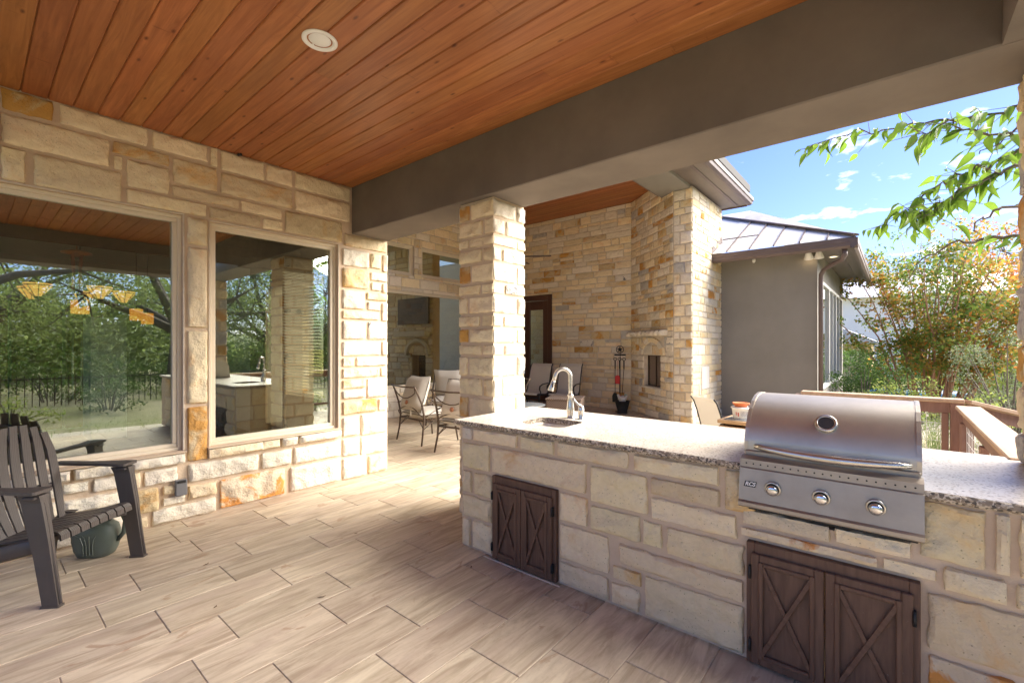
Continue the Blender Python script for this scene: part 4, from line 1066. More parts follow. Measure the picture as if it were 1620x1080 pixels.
for i in range(nS):
    x0 = -HW + i * 2 * HW / nS + .005; x1 = -HW + (i + 1) * 2 * HW / nS - .005
    P = []
    for (y, dz) in ((-.015, -.050), (-.018, -.022), (-.030, -.006), (-.048, 0), (-.10, 0), (-.18, -.006), (-.28, -.006), (-.38, 0), (-.46, .008)):
        z = .405 - .20 * max(0, -y) + dz; P.append(((x0 * (1 - .05 * (-y if y < 0 else 0)), y, z), (x1 * (1 - .05 * (-y if y < 0 else 0)), y, z)))
    m = MB(); quadplate(m, P, .012); m.build('seat_slat', M['resin'], ad)
m = MB()
for y in (-.06, -.25, -.42): m.box(-HW + .01, y - .012, .405 + .2 * y - .045, HW - .01, y + .012, .405 + .2 * y - .014)
m.build('seat_support', M['resin'], ad)
nB = 7
for i in range(nB):
    u0 = (i / nB) * 2 - 1; u1 = ((i + 1) / nB) * 2 - 1; P = []
    for k in range(11):
        t = k / 10; w = .205 + .065 * math.sin(math.pi * min(t * .86 + .02, 1)) - .02 * max(0, t - .8) * 5
        um = (u0 + u1) / 2
        H = .68 - .06 * um * um - (.05 * abs(um) ** 4)
        yb = -.39 - .13 * t - .03 * math.sin(math.pi * t) - .035 * (1 - um * um) * (1 - .3 * t); z = .305 + H * t
        g_ = .006 + (.004 if 0 < k < 10 else 0)
        P.append(((u0 * w + g_, yb, z), (u1 * w - g_, yb, z)))
    m = MB(); quadplate(m, P, -.012); m.build('back_slat', M['resin'], ad)
m = MB()
for (t, s) in ((.40, 1.0), (.93, .93), (.03, .9)):
    P = []
    for k in range(9):
        u = -1 + 2 * k / 8; w = .24 * s; y = -.39 - .13 * t - .03 * math.sin(math.pi * t) - .035 * (1 - u * u) - .018; P.append((u * w, y, .305 + (.62 - .03 * u * u) * t))
    m.tube(P, .011, 6, flat=(2.0, .7))
m.build('back_brace', M['resin'], ad)
for s in (-1, 1):
    xf = s * .315; side = 'right' if s > 0 else 'left'
    m = MB()      # front leg: broad tapered channel
    def sect(x, y, z, w, d): return [(x - w / 2, y - d / 2, z), (x + w / 2, y - d / 2, z), (x + w / 2 - .008, y + d / 2, z), (x - w / 2 + .008, y + d / 2, z)]
    V = []; lv = [(0, .095, .055, .0), (.012, .095, .055, .0), (.014, .083, .046, .0), (.30, .090, .05, -.045), (.40, .10, .055, -.062), (.60, .105, .06, -.098), (.645, .115, .075, -.108)]
    for (z, w, d, dy) in lv: V += sect(xf, -.0 + dy + .0, z, d, w)
    F = []
    for i in range(len(lv) - 1):
        for j in range(4): F.append((4 * i + j, 4 * i + (j + 1) % 4, 4 * i + 4 + (j + 1) % 4, 4 * i + 4 + j))
    F += [(3, 2, 1, 0), tuple(4 * (len(lv) - 1) + j for j in range(4))]
    m.add(V, F); m.tube([(xf, .046, .02), (xf, .0, .30), (xf, -.05, .60)], .007, 5); m.build('front_leg', M['resin'], ad)
    m = MB()      # rear leg
    V = []; lv = [(0, -.60, .07), (.15, -.575, .06), (.30, -.50, .07), (.345, -.44, .08)]
    for (z, y, w) in lv: V += [(s * .255, y - w / 2, z), (s * .30, y - w / 2, z), (s * .30, y + w / 2, z), (s * .255, y + w / 2, z)]
    F = []
    for i in range(3):
        for j in range(4): F.append((4 * i + j, 4 * i + (j + 1) % 4, 4 * i + 4 + (j + 1) % 4, 4 * i + 4 + j))
    F += [(3, 2, 1, 0), (12, 13, 14, 15)]
    if s < 0: F = [f for f in F]
    m.add(V, F); m.build('rear_leg', M['resin'], ad)
    m = MB()      # side rail under seat
    P = [(s * .285, -.07, .345), (s * .285, -.18, .325), (s * .285, -.35, .28), (s * .278, -.50, .24)]
    m.tube(P, [.04, .045, .045, .035], 8, flat=(1, .35)); m.build('seat_rail', M['resin'], ad)
    m = MB()      # arm rest
    out = [(.050, -.042), (.060, -.05), (.064, -.08), (.056, -.14), (.042, -.22), (.034, -.36), (.034, -.50), (.03, -.56)]
    L_ = []; 
    for (w, y) in out:
        z = .655 - .0 * y + (-.008 if y > .06 else 0) + .02 * max(0, -y - .3)
        L_.append(((xf + s * .0 - w, y - .01, z), (xf + w, y - .01, z)))
    quadplate(m, L_, .018)
    m.box(xf - .05, -.13, .625, xf + .05, -.06, .64, .005)
    m.build('armrest', M['resin'], ad)
# ------------------------------------------------------------------ green jug (watering can)
jg = thing('watering_jug', 'sage green plastic watering jug on the floor behind the adirondack chair leg', 'jug', (-4.40, .60, 0), rad(48))
m = MB(); lv = [(0, .085, .055), (.008, .105, .066), (.05, .125, .075), (.12, .138, .08), (.17, .138, .08), (.215, .125, .072), (.24, .095, .055), (.25, .06, .04)]
V = []; n = 24
for (z, a, b) in lv:
    for k in range(n):
        an = 2 * math.pi * k / n; cx_, sx_ = math.cos(an), math.sin(an)
        V.append((math.copysign(abs(cx_) ** .6, cx_) * a, math.copysign(abs(sx_) ** .6, sx_) * b, z))
F = [(i * n + k, i * n + (k + 1) % n, (i + 1) * n + (k + 1) % n, (i + 1) * n + k) for i in range(len(lv) - 1) for k in range(n)]
F += [tuple(range(n))[::-1], tuple((len(lv) - 1) * n + k for k in range(n))]
m.add(V, F, True); m.build('body', M['jug'], jg)
m = MB(); m.tube([(.06, 0, .235), (.11, 0, .285), (.17, 0, .285), (.19, 0, .24), (.175, 0, .15), (.135, 0, .10)], [.016, .018, .018, .018, .016, .014], 10, flat=(1, .8)); m.build('handle', M['jug'], jg)
m = MB(); m.tube([(-.11, 0, .10), (-.17, 0, .17), (-.25, 0, .27)], [.022, .016, .012], 10); m.build('spout', M['jug'], jg)
for s in (-1, 1):
    m = MB()
    for k in range(4):
        P = [(.03 - .02 * k, s * .079, .03), (.03 - .02 * k, s * .082, .10), (.035 - .028 * k, s * .082, .14 + .005 * k), (.05 - .045 * k, s * .076, .17)]
        m.tube(P, .0035, 5)
    m.build('embossed_ribs', M['jug'], jg)

# ------------------------------------------------------------------ cushioned iron armchairs
def cushion(w, d, t, puff=.03, seed=1, nx=9, ny=9, ex=.12):
    V = []; F = []
    for sgn in (1, -1):
        for j in range(ny + 1):
            for i in range(nx + 1):
                u = -1 + 2 * i / nx; v = -1 + 2 * j / ny
                k = (1 - abs(u) ** 4) * (1 - abs(v) ** 4)
                pin = 1 - ex * (abs(u) * abs(v)) ** 2 * -1 * .3 - .05 * (1 - abs(u * v))
                z = sgn * (t * .5 * k ** .45) + .012 * noise.noise(Vector((u * 2 + seed, v * 2, sgn))) * k
                V.append((u * w / 2 * (pin if abs(u) > .99 else 1), v * d / 2 * (pin if abs(v) > .99 else 1), z))
    S = (nx + 1) * (ny + 1)
    for j in range(ny):
        for i in range(nx):
            a = j * (nx + 1) + i; F.append((a, a + 1, a + nx + 2, a + nx + 1)); F.append((S + a, S + a + nx + 1, S + a + nx + 2, S + a + 1))
    return V, F
def edge_loop(w, d, n=9):
    P = []
    for (a, b, c, e) in ((-1, -1, 1, -1), (1, -1, 1, 1), (1, 1, -1, 1), (-1, 1, -1, -1)):
        for i in range(n): t = i / n; P.append(((a + (c - a) * t) * w / 2, (b + (e - b) * t) * d / 2, 0))
    return P
def iron_chair(name, label, loc, rz):
    t = thing(name, label, 'chair', loc, rz)     # local: +y forward
    W = .34
    for s in (-1, 1):
        m = MB(); m.tube([(s * (W + .02), -.34, 0), (s * W, -.30, .22), (s * W, -.28, .42), (s * W, -.32, .62), (s * (W - .02), -.42, .86), (s * (W - .02), -.45, .90)], [.013, .015, .016, .015, .013, .013], 8); m.build('leg', M['iron'], t)
        m = MB(); m.tube([(s * (W + .02), .34, 0), (s * W, .31, .2), (s * W, .30, .40), (s * W, .30, .56)], [.013, .015, .015, .014], 8); m.build('leg', M['iron'], t)
        m = MB(); m.tube([(s * W, -.33, .60), (s * (W + .01), -.15, .63), (s * (W + .01), .15, .62), (s * W, .30, .585), (s * W, .35, .55)], .014, 8, flat=(.6, 1.3)); m.build('arm', M['iron'], t)
        m = MB(); m.tube([(s * W, -.30, .40), (s * W, -.1, .50), (s * W, .1, .46), (s * W, .29, .56)], .007, 6); m.tube([(s * W, -.29, .24), (s * W, -.12, .355)], .007, 6); m.tube([(s * W, .30, .24), (s * W, .12, .355)], .007, 6); m.build('side_scroll', M['iron'], t)
    m = MB()
    for (a, b) in (((-W, -.28), (W, -.28)), ((-W, .30), (W, .30)), ((-W, -.28), (-W, .30)), ((W, -.28), (W, .30))): m.tube([(a[0], a[1], .365), (b[0], b[1], .365)], .013, 6)
    m.tube([(-W, -.29, .24), (-W + .14, -.28, .355)], .007, 6); m.tube([(W, -.29, .24), (W - .14, -.28, .355)], .007, 6)
    m.build('seat_frame', M['iron'], t)
    m = MB(); m.tube([(-W + .02, -.45, .885), (0, -.455, .875), (W - .02, -.45, .885)], .012, 8)
    m.tube([(-W + .03, -.435, .865)] + [(x, -.40 - .02 * (1 - abs(x) / W), .86 - .16 * math.cos(x / W * math.pi / 2) ** .7) for x in (-.28, -.2, -.1, 0, .1, .2, .28)] + [(W - .03, -.435, .865)], .008, 6)
    m.tube([(-W, -.30, .42)] + [(x, -.345, .43 + .14 * math.cos(x / W * math.pi / 2) ** .7) for x in (-.3, -.2, -.1, 0, .1, .2, .3)] + [(W, -.30, .42)], .008, 6)
    m.build('back_scroll', M['iron'], t)
    m = MB(); m.lathe([(.0, -.012), (.03, -.01), (.034, 0), (.03, .01), (.0, .012)], 16, M=Matrix.Translation((0, -.385, .635)) @ Matrix.Rotation(rad(75), 4, 'X')); m.build('medallion', M['copperball'], t)
    V, F = cushion(.60, .58, .15, seed=3); m = MB(); m.add(V, F, True, Matrix.Translation((0, .01, .445))); sc_ = m.build('seat_cushion', M['cushion'], t)
    m = MB(); m.tube([tuple(Matrix.Translation((0, .01, .445)) @ Vector(p)) for p in edge_loop(.60, .58)], .005, 5, closed=True); m.build('piping', M['piping'], sc_)
    V, F = cushion(.56, .56, .20, seed=8); Mx = Matrix.Translation((0, -.22, .76)) @ Matrix.Rotation(rad(72), 4, 'X'); m = MB(); m.add(V, F, True, Mx); bc = m.build('back_cushion', M['cushion'], t)
    m = MB(); m.tube([tuple(Mx @ Vector(p)) for p in edge_loop(.56, .56)], .005, 5, closed=True); m.build('piping', M['piping'], bc)
    m = MB(); m.box(-.015, -.31, .42, .02, -.302, .50, .001); m.build('cushion_tie', M['white'], t)
    return t
GRPC = 'cushioned iron armchairs in the outdoor living area'
ic = iron_chair('cushioned_armchair', 'oatmeal cushioned iron armchair seen from behind, nearest the house wall corner', (-5.74, 4.74, 0), rad(-6)); ic['group'] = GRPC
for (lb, loc, rz) in (('cushioned iron armchair half hidden behind the pillar edge, its back to us', (-4.66, 4.62, 0), rad(6)),
                      ('cushioned iron armchair farthest back, turned toward us below the picture window', (-6.72, 6.05, 0), rad(-140)),
                      ('cushioned iron armchair hidden mostly by the pillar, facing the window', (-5.7, 6.5, 0), rad(150))):
    c = copy_tree(ic); c.location = loc; c.rotation_euler = (0, 0, rz); c['label'] = lb; c['group'] = GRPC
# ------------------------------------------------------------------ sling chairs
def sling_chair(name, label, loc, rz, fab):
    t = thing(name, label, 'chair', loc, rz); W = .27   # +y forward
    prof = [(.30, .43), (.26, .455), (.10, .44), (-.10, .42), (-.19, .44), (-.24, .52), (-.28, .68), (-.34, .88), (-.40, 1.03), (-.45, 1.09)]
    m = MB(); P = [((-W + .01, y, z - (.0)), (W - .01, y, z)) for y, z in prof]; quadplate(m, P, .006); m.build('sling', fab, t)
    m = MB()
    for k in (2, 3, 5, 6, 7, 8): y, z = prof[k]; m.tube([(-W + .012, y + .004, z + .004), (W - .012, y + .004, z + .004)], .0035, 5)
    m.build('sling_seam', fab, t)
    for s in (-1, 1):
        m = MB(); m.tube([(s * W, y, z) for y, z in prof], .0125, 8); m.build('side_rail', M['black'], t)
        m = MB(); m.tube([(s * (W + .015), -.26, .66), (s * (W + .035), -.10, .67), (s * (W + .04), .12, .66), (s * (W + .035), .24, .62), (s * (W + .03), .25, .54)], .017, 8, flat=(.7, 1.2)); m.build('arm', M['black'], t)
        m = MB(); m.tube([(s * (W + .03), .25, .56), (s * (W + .03), .19, .48), (s * (W + .02), .25, .40), (s * (W + .02), .27, 0)], .014, 8); m.build('leg', M['black'], t)
        m = MB(); m.tube([(s * W, -.20, .46), (s * W, -.20, .35), (s * (W + .02), -.28, 0)], .014, 8); m.build('leg', M['black'], t)
    m = MB(); m.tube([(-W, .24, .36), (W, .24, .36)], .011, 6); m.tube([(-W, -.2, .38), (W, -.2, .38)], .011, 6); m.build('stretcher', M['black'], t)
    return t
GRPS = 'sling chairs'
s1 = sling_chair('sling_chair', 'tan sling chair directly in front of the dark exterior door, left of its twin', (-6.25, 8.2, 0), rad(-172), M['sling']); s1['group'] = GRPS
s2 = copy_tree(s1); s2.location = (-5.62, 8.52, 0); s2.rotation_euler.z = rad(-168); s2['label'] = 'tan sling chair behind the faucet, right of its twin'
s3 = sling_chair('sling_chair', 'white sling chair with a black frame beside the small table at the bright pier', (-1.58, 6.02, 0), rad(-36), M['slingw']); s3['group'] = GRPS; s3.scale = (.8, .8, .8)
# glass side table, wicker ottoman
tb = thing('side_table', 'low grey glass-topped table beside the wicker ottoman', 'table', (-4.95, 6.30, 0), rad(12))
m = MB(); m.prism([(.34 * math.cos(a), .30 * math.sin(a)) for a in [2 * math.pi * k / 28 for k in range(28)]], 2, .47, .482); m.build('top', simple('grey_glass_top', (.28, .31, .33), .15), tb)
for a in (35, 145, 215, 325): m = MB(); m.tube([(.10 * math.cos(rad(a)), .10 * math.sin(rad(a)), .47), (.26 * math.cos(rad(a)), .26 * math.sin(rad(a)), 0)], .012, 8); m.build('leg', simple('grey_table_leg', (.35, .34, .33), .4, .3), tb)
ot = thing('wicker_ottoman', 'brown wicker cube ottoman standing behind the faucet', 'ottoman', (-4.95, 7.55, 0), rad(25))
m = MB(); m.box(-.33, -.33, .03, .33, .33, .47, .012); m.build('body', M['wicker'], ot)
m = MB(); m.box(-.345, -.345, .47, .345, .345, .50, .008); m.build('lid', M['wicker'], ot)
m = MB()
for sx in (-1, 1):
    for sy in (-1, 1): m.box(sx * .28 - .025, sy * .28 - .025, 0, sx * .28 + .025, sy * .28 + .025, .03)
m.build('feet', M['black'], ot)
# small table with bucket and terracotta bowl
t2 = thing('wooden_side_table', 'tan wooden two-tier table holding the white bucket behind the grill', 'table', (-1.02, 5.30, 0), rad(-4))
m = MB(); m.box(-.38, -.30, .70, .38, .30, .735, .005); m.build('top_frame', M['tan'], t2)
m = MB(); m.box(-.33, -.25, .7355, .33, .25, .742, .002); m.build('glass_top', simple('grey_table_top', (.30, .31, .31), .2), t2)
m = MB(); m.box(-.37, -.29, .64, .37, .29, .675, .005); m.build('apron', M['tan'], t2)
for sx in (-1, 1):
    for sy in (-1, 1): m = MB(); m.box(sx * .34 - .02, sy * .26 - .02, 0, sx * .34 + .02, sy * .26 + .02, .69, .004); m.build('leg', M['iron'], t2)
bk = thing('white_bucket', 'white lidded bucket with blue and red lettering on the small wooden table', 'bucket', (-1.22, 5.22, .742))
m = MB(); m.lathe([(.0, 0), (.085, 0), (.092, .006), (.103, .105), (.113, .108), (.114, .118), (.104, .122), (.0, .122)], 28); m.build('bucket_body', M['white'], bk)
m = MB()
def strip(mb, a0, a1, z0, z1, r=.0995):
    mb.add([(r * math.cos(rad(a0)), r * math.sin(rad(a0)), z0), (r * math.cos(rad(a1)), r * math.sin(rad(a1)), z0), ((r + .004) * math.cos(rad(a1)), (r + .004) * math.sin(rad(a1)), z1), ((r + .004) * math.cos(rad(a0)), (r + .004) * math.sin(rad(a0)), z1)], [(0, 1, 2, 3)])
rp = random.Random(6)
for k in range(9): strip(m, -86 + k * 6.4, -86 + k * 6.4 + 1.2, .03 + .004 * (k % 3), .085 - .004 * (k % 2)); strip(m, -86 + k * 6.4, -86 + k * 6.4 + 4.2, .05 + .012 * (k % 3), .053 + .012 * (k % 3))
m.build('blue_print', simple('blue_print_ink', (.05, .07, .22), .6), bk)
m = MB(); strip(m, -104, -97, .03, .07); strip(m, -116, -110, .04, .075); m.build('red_print', simple('red_print_ink', (.55, .12, .10), .6), bk)
bw = thing('terracotta_saucer', 'orange terracotta saucer stacked on the white bucket', 'saucer', (-1.235, 5.21, .864))
m = MB(); m.lathe([(.0, 0), (.055, 0), (.078, .035), (.084, .042), (.078, .044), (.05, .012), (.0, .010)], 26); m.build('saucer', M['terracotta'], bw)
m = MB(); m.tube([(.085, .0, .01), (.11, .01, .035), (.125, .015, .05), (.118, .01, .055)], [.008, .007, .01, .004], 8); tag(m.build('trowel_handle', M['black'], None, (-1.235, 5.21, .864)), 'small black tool handle sticking out beside the terracotta saucer', 'tool')
m = MB(); m.lathe([(.0, 0), (.03, .002), (.032, .03), (.0, .034)], 12); tag(m.build('small_cup', M['white'], None, (-1.145, 5.25, .864)), 'small off white cup next to the terracotta saucer on the bucket lid', 'cup')
# fireplace tools and bucket
ft_ = thing('fireplace_tool_set', 'black iron fireplace tool stand topped with a star, beside the fireplace', 'fireplace tools', (-4.80, 9.56, 0), rad(8))
m = MB(); m.lathe([(.0, 0), (.11, 0), (.11, .012), (.02, .02), (.0, .02)], 16); m.tube([(0, .02, 0), (0, .02, 1.38)], .007, 8); m.box(-.13, .0, 1.28, .13, .03, 1.315, .004); m.build('stand', M['black'], ft_)
m = MB(); m.tube([(.085 * math.cos(2 * math.pi * k / 20), .0, 1.42 + .085 * math.sin(2 * math.pi * k / 20)) for k in range(20)], .008, 6, closed=True)
m.prism([((.075 if k % 2 == 0 else .030) * math.sin(math.pi * k / 5), 1.42 + (.075 if k % 2 == 0 else .030) * math.cos(math.pi * k / 5)) for k in range(10)], 1, -.006, .006); m.build('star', M['black'], ft_)
for (x, nm) in ((-.105, 'shovel'), (0, 'poker'), (.10, 'tongs')):
    m = MB(); m.tube([(x + .04 * math.cos(a), -.02, 1.20 + .03 * math.sin(a)) for a in [2 * math.pi * k / 14 for k in range(14)]], .007, 6, closed=True)
    m.tube([(x, -.02, 1.17), (x, -.02, .98)], .014, 8); m.tube([(x, -.02, .98), (x * .6 if nm != 'shovel' else x, -.02, .42)], .0065, 6)
    if nm == 'shovel': m.prism([(x - .06, .22), (x + .06, .22), (x + .065, .36), (x + .03, .43), (x - .03, .43), (x - .065, .36)], 1, -.035, -.02)
    m.build(nm, M['black'], ft_)
m = MB(); m.tube([(-.045, -.015, 1.17), (-.045, -.015, .80)], .004, 6); m.prism([(-.045 + .055 * math.cos(math.pi * k / 8), .78 + .055 * math.sin(math.pi * k / 8)) for k in range(9)] + [(-.095, .64), (.005, .64)], 1, -.04, -.015); m.build('red_brush', M['red'], ft_)
kb_ = thing('kindling_bucket', 'black metal bucket of rolled newspaper on the floor by the fireplace', 'bucket', (-4.66, 9.40, 0))
m = MB(); m.lathe([(.0, 0), (.11, 0), (.115, .01), (.115, .03), (.10, .03), (.165, .27), (.175, .275), (.165, .28), (.15, .26), (.0, .24)], 22); m.build('bucket_body', M['rubber'], kb_)
for k, (a, c) in enumerate(((-40, (.70, .68, .64)), (10, (.62, .60, .58)), (60, (.30, .48, .36)), (110, (.72, .70, .66)), (160, (.55, .15, .12)), (215, (.70, .68, .62)), (280, (.66, .64, .60)))):
    m = MB(); x, y = .07 * math.cos(rad(a)), .07 * math.sin(rad(a)); m.tube([(x * .5, y * .5, .24), (x * 1.4, y * 1.4, .38 + .02 * (k % 3))], .026, 8)
    tag(m.build('rolled_newspaper', simple('newsprint_%d' % k, c, .9), None, (-4.66, 9.40, 0)), ['whitish newspaper roll at the right of the black bucket', 'grey newspaper roll at the back right of the black bucket', 'green printed paper roll in the black bucket', 'pale newspaper roll at the back of the black bucket', 'red printed paper roll in the black bucket', 'cream newspaper roll at the left front of the black bucket', 'grey white newspaper roll at the front of the black bucket'][k], 'newspaper roll', 'rolled newspapers in the bucket')
# ceiling fan
fn = thing('ceiling_fan', 'bronze ceiling fan with wooden blades hanging in the outdoor living area, mostly behind the pillar', 'fan', (-5.85, 6.95, 3.28))
m = MB(); m.tube([(0, 0, .1), (0, 0, ZU - 3.28 - .02)], .016, 10); m.lathe([(.0, 1.53), (.07, 1.52), (.06, 1.46), (.02, 1.44)], 20); m.build('downrod', M['iron'], fn)
m = MB(); m.lathe([(.0, .14), (.05, .12), (.11, .08), (.12, .0), (.08, -.06), (.0, -.07)], 24); m.build('motor', M['iron'], fn)
for k in range(5):
    a = rad(32 + 72 * k); m = MB(); m.box(.10, -.018, -.006, .26, .018, .002, .002); m.prism([(.22, -.055), (.60, -.075), (.78, -.065), (.80, 0), (.78, .065), (.60, .075), (.22, .055)], 2, -.022, -.002)
    b = m.build('blade', simple('fan_blade_wood', (.07, .045, .035), .5) if k == 0 else bpy.data.materials['fan_blade_wood'], fn); b.rotation_euler = (rad(16), 0, a)
# ------------------------------------------------------------------ interior behind the windows
def room(x0, y0, x1, y1, z1, walls, cm, fm):
    m = MB(); m.box(x0, y0, -.02, x1, y1, -.005); tag(m.build('interior_floor', fm), kind='structure')
    m = MB(); m.box(x0, y0, z1, x1, y1, z1 + .1); tag(m.build('interior_ceiling', cm), kind='structure')
intf = simple('interior_floor_tile', (.22, .17, .13), .3)
room(-11.5, -4.0, -4.96, 3.02, 3.05, None, M['lightgray'], intf)
m = MB(); m.box(-11.5, -4.1, 0, -4.96, -4.0, .9); m.box(-11.6, -4.0, 0, -11.5, 3.02, 3.05); tag(m.build('interior_wall', M['lightgray']), kind='structure')
m = MB(); m.box(-9.6, -4.0, 2.60, -5.0, -3.2, 2.70); m.box(-9.3, -3.2, 2.55, -9.0, 2.2, 2.72); m.box(-8.2, -3.2, 2.62, -5.3, -2.9, 2.72); tag(m.build('ceiling_soffit', M['darkgray']), kind='structure')
# wall between kitchen and outdoor room, with glazed door and blind window
KO = [(-7.52, .30, -6.93, 2.46), (-6.82, .80, -5.72, 2.60)]
FK = Frame((0, 3.02, 0), (1, 0, 0), (0, -1, 0))
kw = thing('kitchen_wall', 'interior kitchen wall seen through the second window with a narrow lit glass door', 'wall', (-6.3, 3.02, 0))
wall_core('plaster', kw, -8.2, -.0, -4.95, 3.06, KO, .22, FK, simple('tan_interior_plaster', (.30, .24, .17), .8), 0)
FKo = Frame((-4.72, 3.262, 0), (-1, 0, 0), (0, 1, 0))
m = MB()
for (u0, z0, u1, z1) in KO[:1]:
    for (a, p, b, q) in ((u0 - .09, z0 - .3, u0, z1 + .1), (u1, z0 - .3, u1 + .09, z1 + .1), (u0, z1, u1, z1 + .1), (u0, z0 - .3, u1, z0)): m.box(a + 6.3, -.03, p, b + 6.3, -.002, q, .004)
m.build('door_casing', simple('light_brown_casing', (.26, .16, .09), .5), kw)
m = MB()
for (u0, z0, u1, z1) in KO[1:]:
    for (a, p, b, q) in ((u0 - .07, z0 - .07, u0, z1 + .07), (u1, z0 - .07, u1 + .07, z1 + .07), (u0, z1, u1, z1 + .07), (u0, z0 - .07, u1, z0)): m.box(a + 6.3, -.03, p, b + 6.3, -.002, q, .004)
m.build('window_casing', simple('light_brown_casing2', (.26, .16, .09), .5), kw)
bl = thing('venetian_blind', 'pale slatted blind hanging in the kitchen side window', 'blind', (-6.27, 2.96, .82))
sl = MB(); sl.box(-.53, -.024, -.0012, .53, .024, .0012); me = sl.mesh('slat'); 
for k in range(42): link('slat', me, M['white'], bl, (0, 0, .02 + k * .042), (rad(-22), 0, 0))
# woven shades rolled at the top of each window
shade_m = simple('dark_woven_shade', (.075, .045, .025), .85, bs=160, bd=.003, alt=(.12, .075, .04), asc=30)
for lb, (a, b) in (('dark woven roman shade drawn up in the larger left window', (-1.5, 1.14)), ('dark woven roman shade drawn up in the smaller window', (1.46, 2.57))):
    t = thing('woven_shade', lb, 'shade', (XW - .17, (a + b) / 2, 2.25)); h = (b - a) / 2
    for k in range(4): m = MB(); m.box(-.012 - .006 * k, -h, .03 + k * .085, .012 - .003 * k, h, .115 + k * .085, .004); m.build('fold', shade_m, t)
# chandelier
ch = thing('chandelier', 'bronze chandelier with five lit amber art-glass bowls inside the left window', 'chandelier', (-6.2, .70, 2.0))
m = MB(); m.tube([(0, 0, .45), (0, 0, 1.05)], .006, 6); m.lathe([(.0, .45), (.04, .45), (.115, .425), (.12, .41), (.05, .395), (.03, .38)], 16)
for k in range(4): a = rad(45 + 90 * k); m.tube([(.045 * math.cos(a), .045 * math.sin(a), .40), (.03 * math.cos(a), .03 * math.sin(a), .2), (.05 * math.cos(a), .05 * math.sin(a), -.05)], .012, 6)
m.build('stem', M['copper'], ch)
for k in range(5):
    a = rad(20 + 72 * k); cx_, cy_ = .36 * math.cos(a), .36 * math.sin(a)
    m = MB(); m.tube([(0, 0, .05), (cx_ * .5, cy_ * .5, -.10), (cx_, cy_, -.06)], .012, 6); m.build('arm', M['iron'], ch)
    m = MB(); m.lathe([(.025, -.045), (.06, .0), (.095, .05), (.098, .07)], 8, (cx_, cy_, 0), smooth=False); sh_ = m.build('bowl', M['lampshade'], ch)
    m = MB(); m.lathe([(.0, -.085), (.02, -.07), (.032, -.048)], 8, (cx_, cy_, 0))
    m.tube([(cx_ + .099 * math.cos(2 * math.pi * i / 8), cy_ + .099 * math.sin(2 * math.pi * i / 8), .052) for i in range(8)], .004, 5, closed=True)
    for i in range(8): aa = 2 * math.pi * i / 8; m.tube([(cx_ + .034 * math.cos(aa), cy_ + .034 * math.sin(aa), -.045), (cx_ + .099 * math.cos(aa), cy_ + .099 * math.sin(aa), .05)], .003, 5)
    m.build('bowl_leading', M['iron'], sh_)
for i, (x, y, z, s_) in enumerate(((-7.2, .84, 1.95, .06), (-8.0, 1.50, 1.93, .055), (-8.39, 1.70, 1.90, .055))):
    p = thing('pendant_light', ['lit square amber pendant light below the chandelier', 'lit square amber pendant light, left one of the close pair', 'lit square amber pendant light, right one of the close pair'][i], 'pendant light', (x, y, z), rad(40), 'amber pendant lights in the kitchen')
    m = MB(); m.box(-s_, -s_, -.08, s_, s_, .08, .006); m.build('glass_shade', M['pendant'], p)
    m = MB(); m.tube([(0, 0, .08), (0, 0, 3.05 - z)], .005, 6); m.build('cord', M['black'], p)
# kitchen furniture
cabm = simple('honey_cabinet_wood', (.36, .17, .06), .4, alt=(.28, .12, .04), asc=5)
kt = thing('kitchen_cabinets', 'honey wood kitchen cabinets seen dimly through the left window', 'cabinets', (-11.1, .2, 0))
for k in range(5): m = MB(); m.box(-.35, -1.6 + k * .62, .1, .28, -1.02 + k * .62, 2.3, .01); m.build('cabinet_door', cabm, kt)
wo_ = thing('wall_oven', 'stainless wall oven on the kitchen back wall at left', 'oven', (-9.2, -.78, 1.25), rad(0))
m = MB(); m.box(-.3, -.42, -1.25, .0, .42, 1.1, .01); m.build('housing', M['lightgray'], wo_); m = MB(); m.box(.001, -.36, -.10, .03, .36, .42, .01); d_ = m.build('oven_door', M['smoke'], wo_); m = MB(); m.tube([(.05, -.3, .36), (.05, .3, .36)], .012, 8); m.build('handle', M['steel'], d_)
rf = thing('refrigerator', 'tall pale refrigerator seen through the left window', 'refrigerator', (-9.9, 1.25, 0))
m = MB(); m.box(-.35, -.02, .02, .35, .42, 1.95, .01); m.build('body', simple('pale_fridge', (.62, .68, .70), .35), rf)
m = MB(); m.tube([(.37, -.12, .7), (.37, -.12, 1.7)], .012, 8); m.tube([(.37, -.22, .7), (.37, -.22, 1.7)], .012, 8); m.build('handle', M['steel'], rf)
# living room behind the picture window
m = MB(); m.box(-12.6, 3.3, -.02, -8.22, 10, -.005); tag(m.build('interior_floor', intf), kind='structure')
m = MB(); m.box(-10.2, 3.3, 4.0, -8.22, 10, 4.1); m.box(-12.7, 3.3, 0, -12.6, 10, .7); m.box(-12.6, 9.9, 0, -8.22, 10, 4.1); m.box(-12.6, 3.2, 0, -8.22, 3.3, 4.1); tag(m.build('interior_wall', M['lightgray']), kind='structure')  # ceiling stops short, an unseen gap added to let skylight onto the fireplace
lf = thing('indoor_fireplace', 'stone indoor fireplace with arched firebox seen through the picture window', 'fireplace', (-8.9, 6.95, 0))
FI = Frame((-10.6, 6.95, 0), (1, 0, 0), (0, -1, 0)); IB = (1.62, .62, 2.12, 1.28)
wall_core('mortar', lf, .3, 0, 2.385, 4.0, [IB], .2, FI, M['mortar'])
rs = random.Random(51)
for r in ashlar(rs, .3, .01, 2.38, 3.9, (.1, .2), (.18, .45), [IB]): put_stone(lf, FI, *r, pick(rs, [('c', 4), ('g', 2), ('w', 2)]), .02, .08, .8, .012)
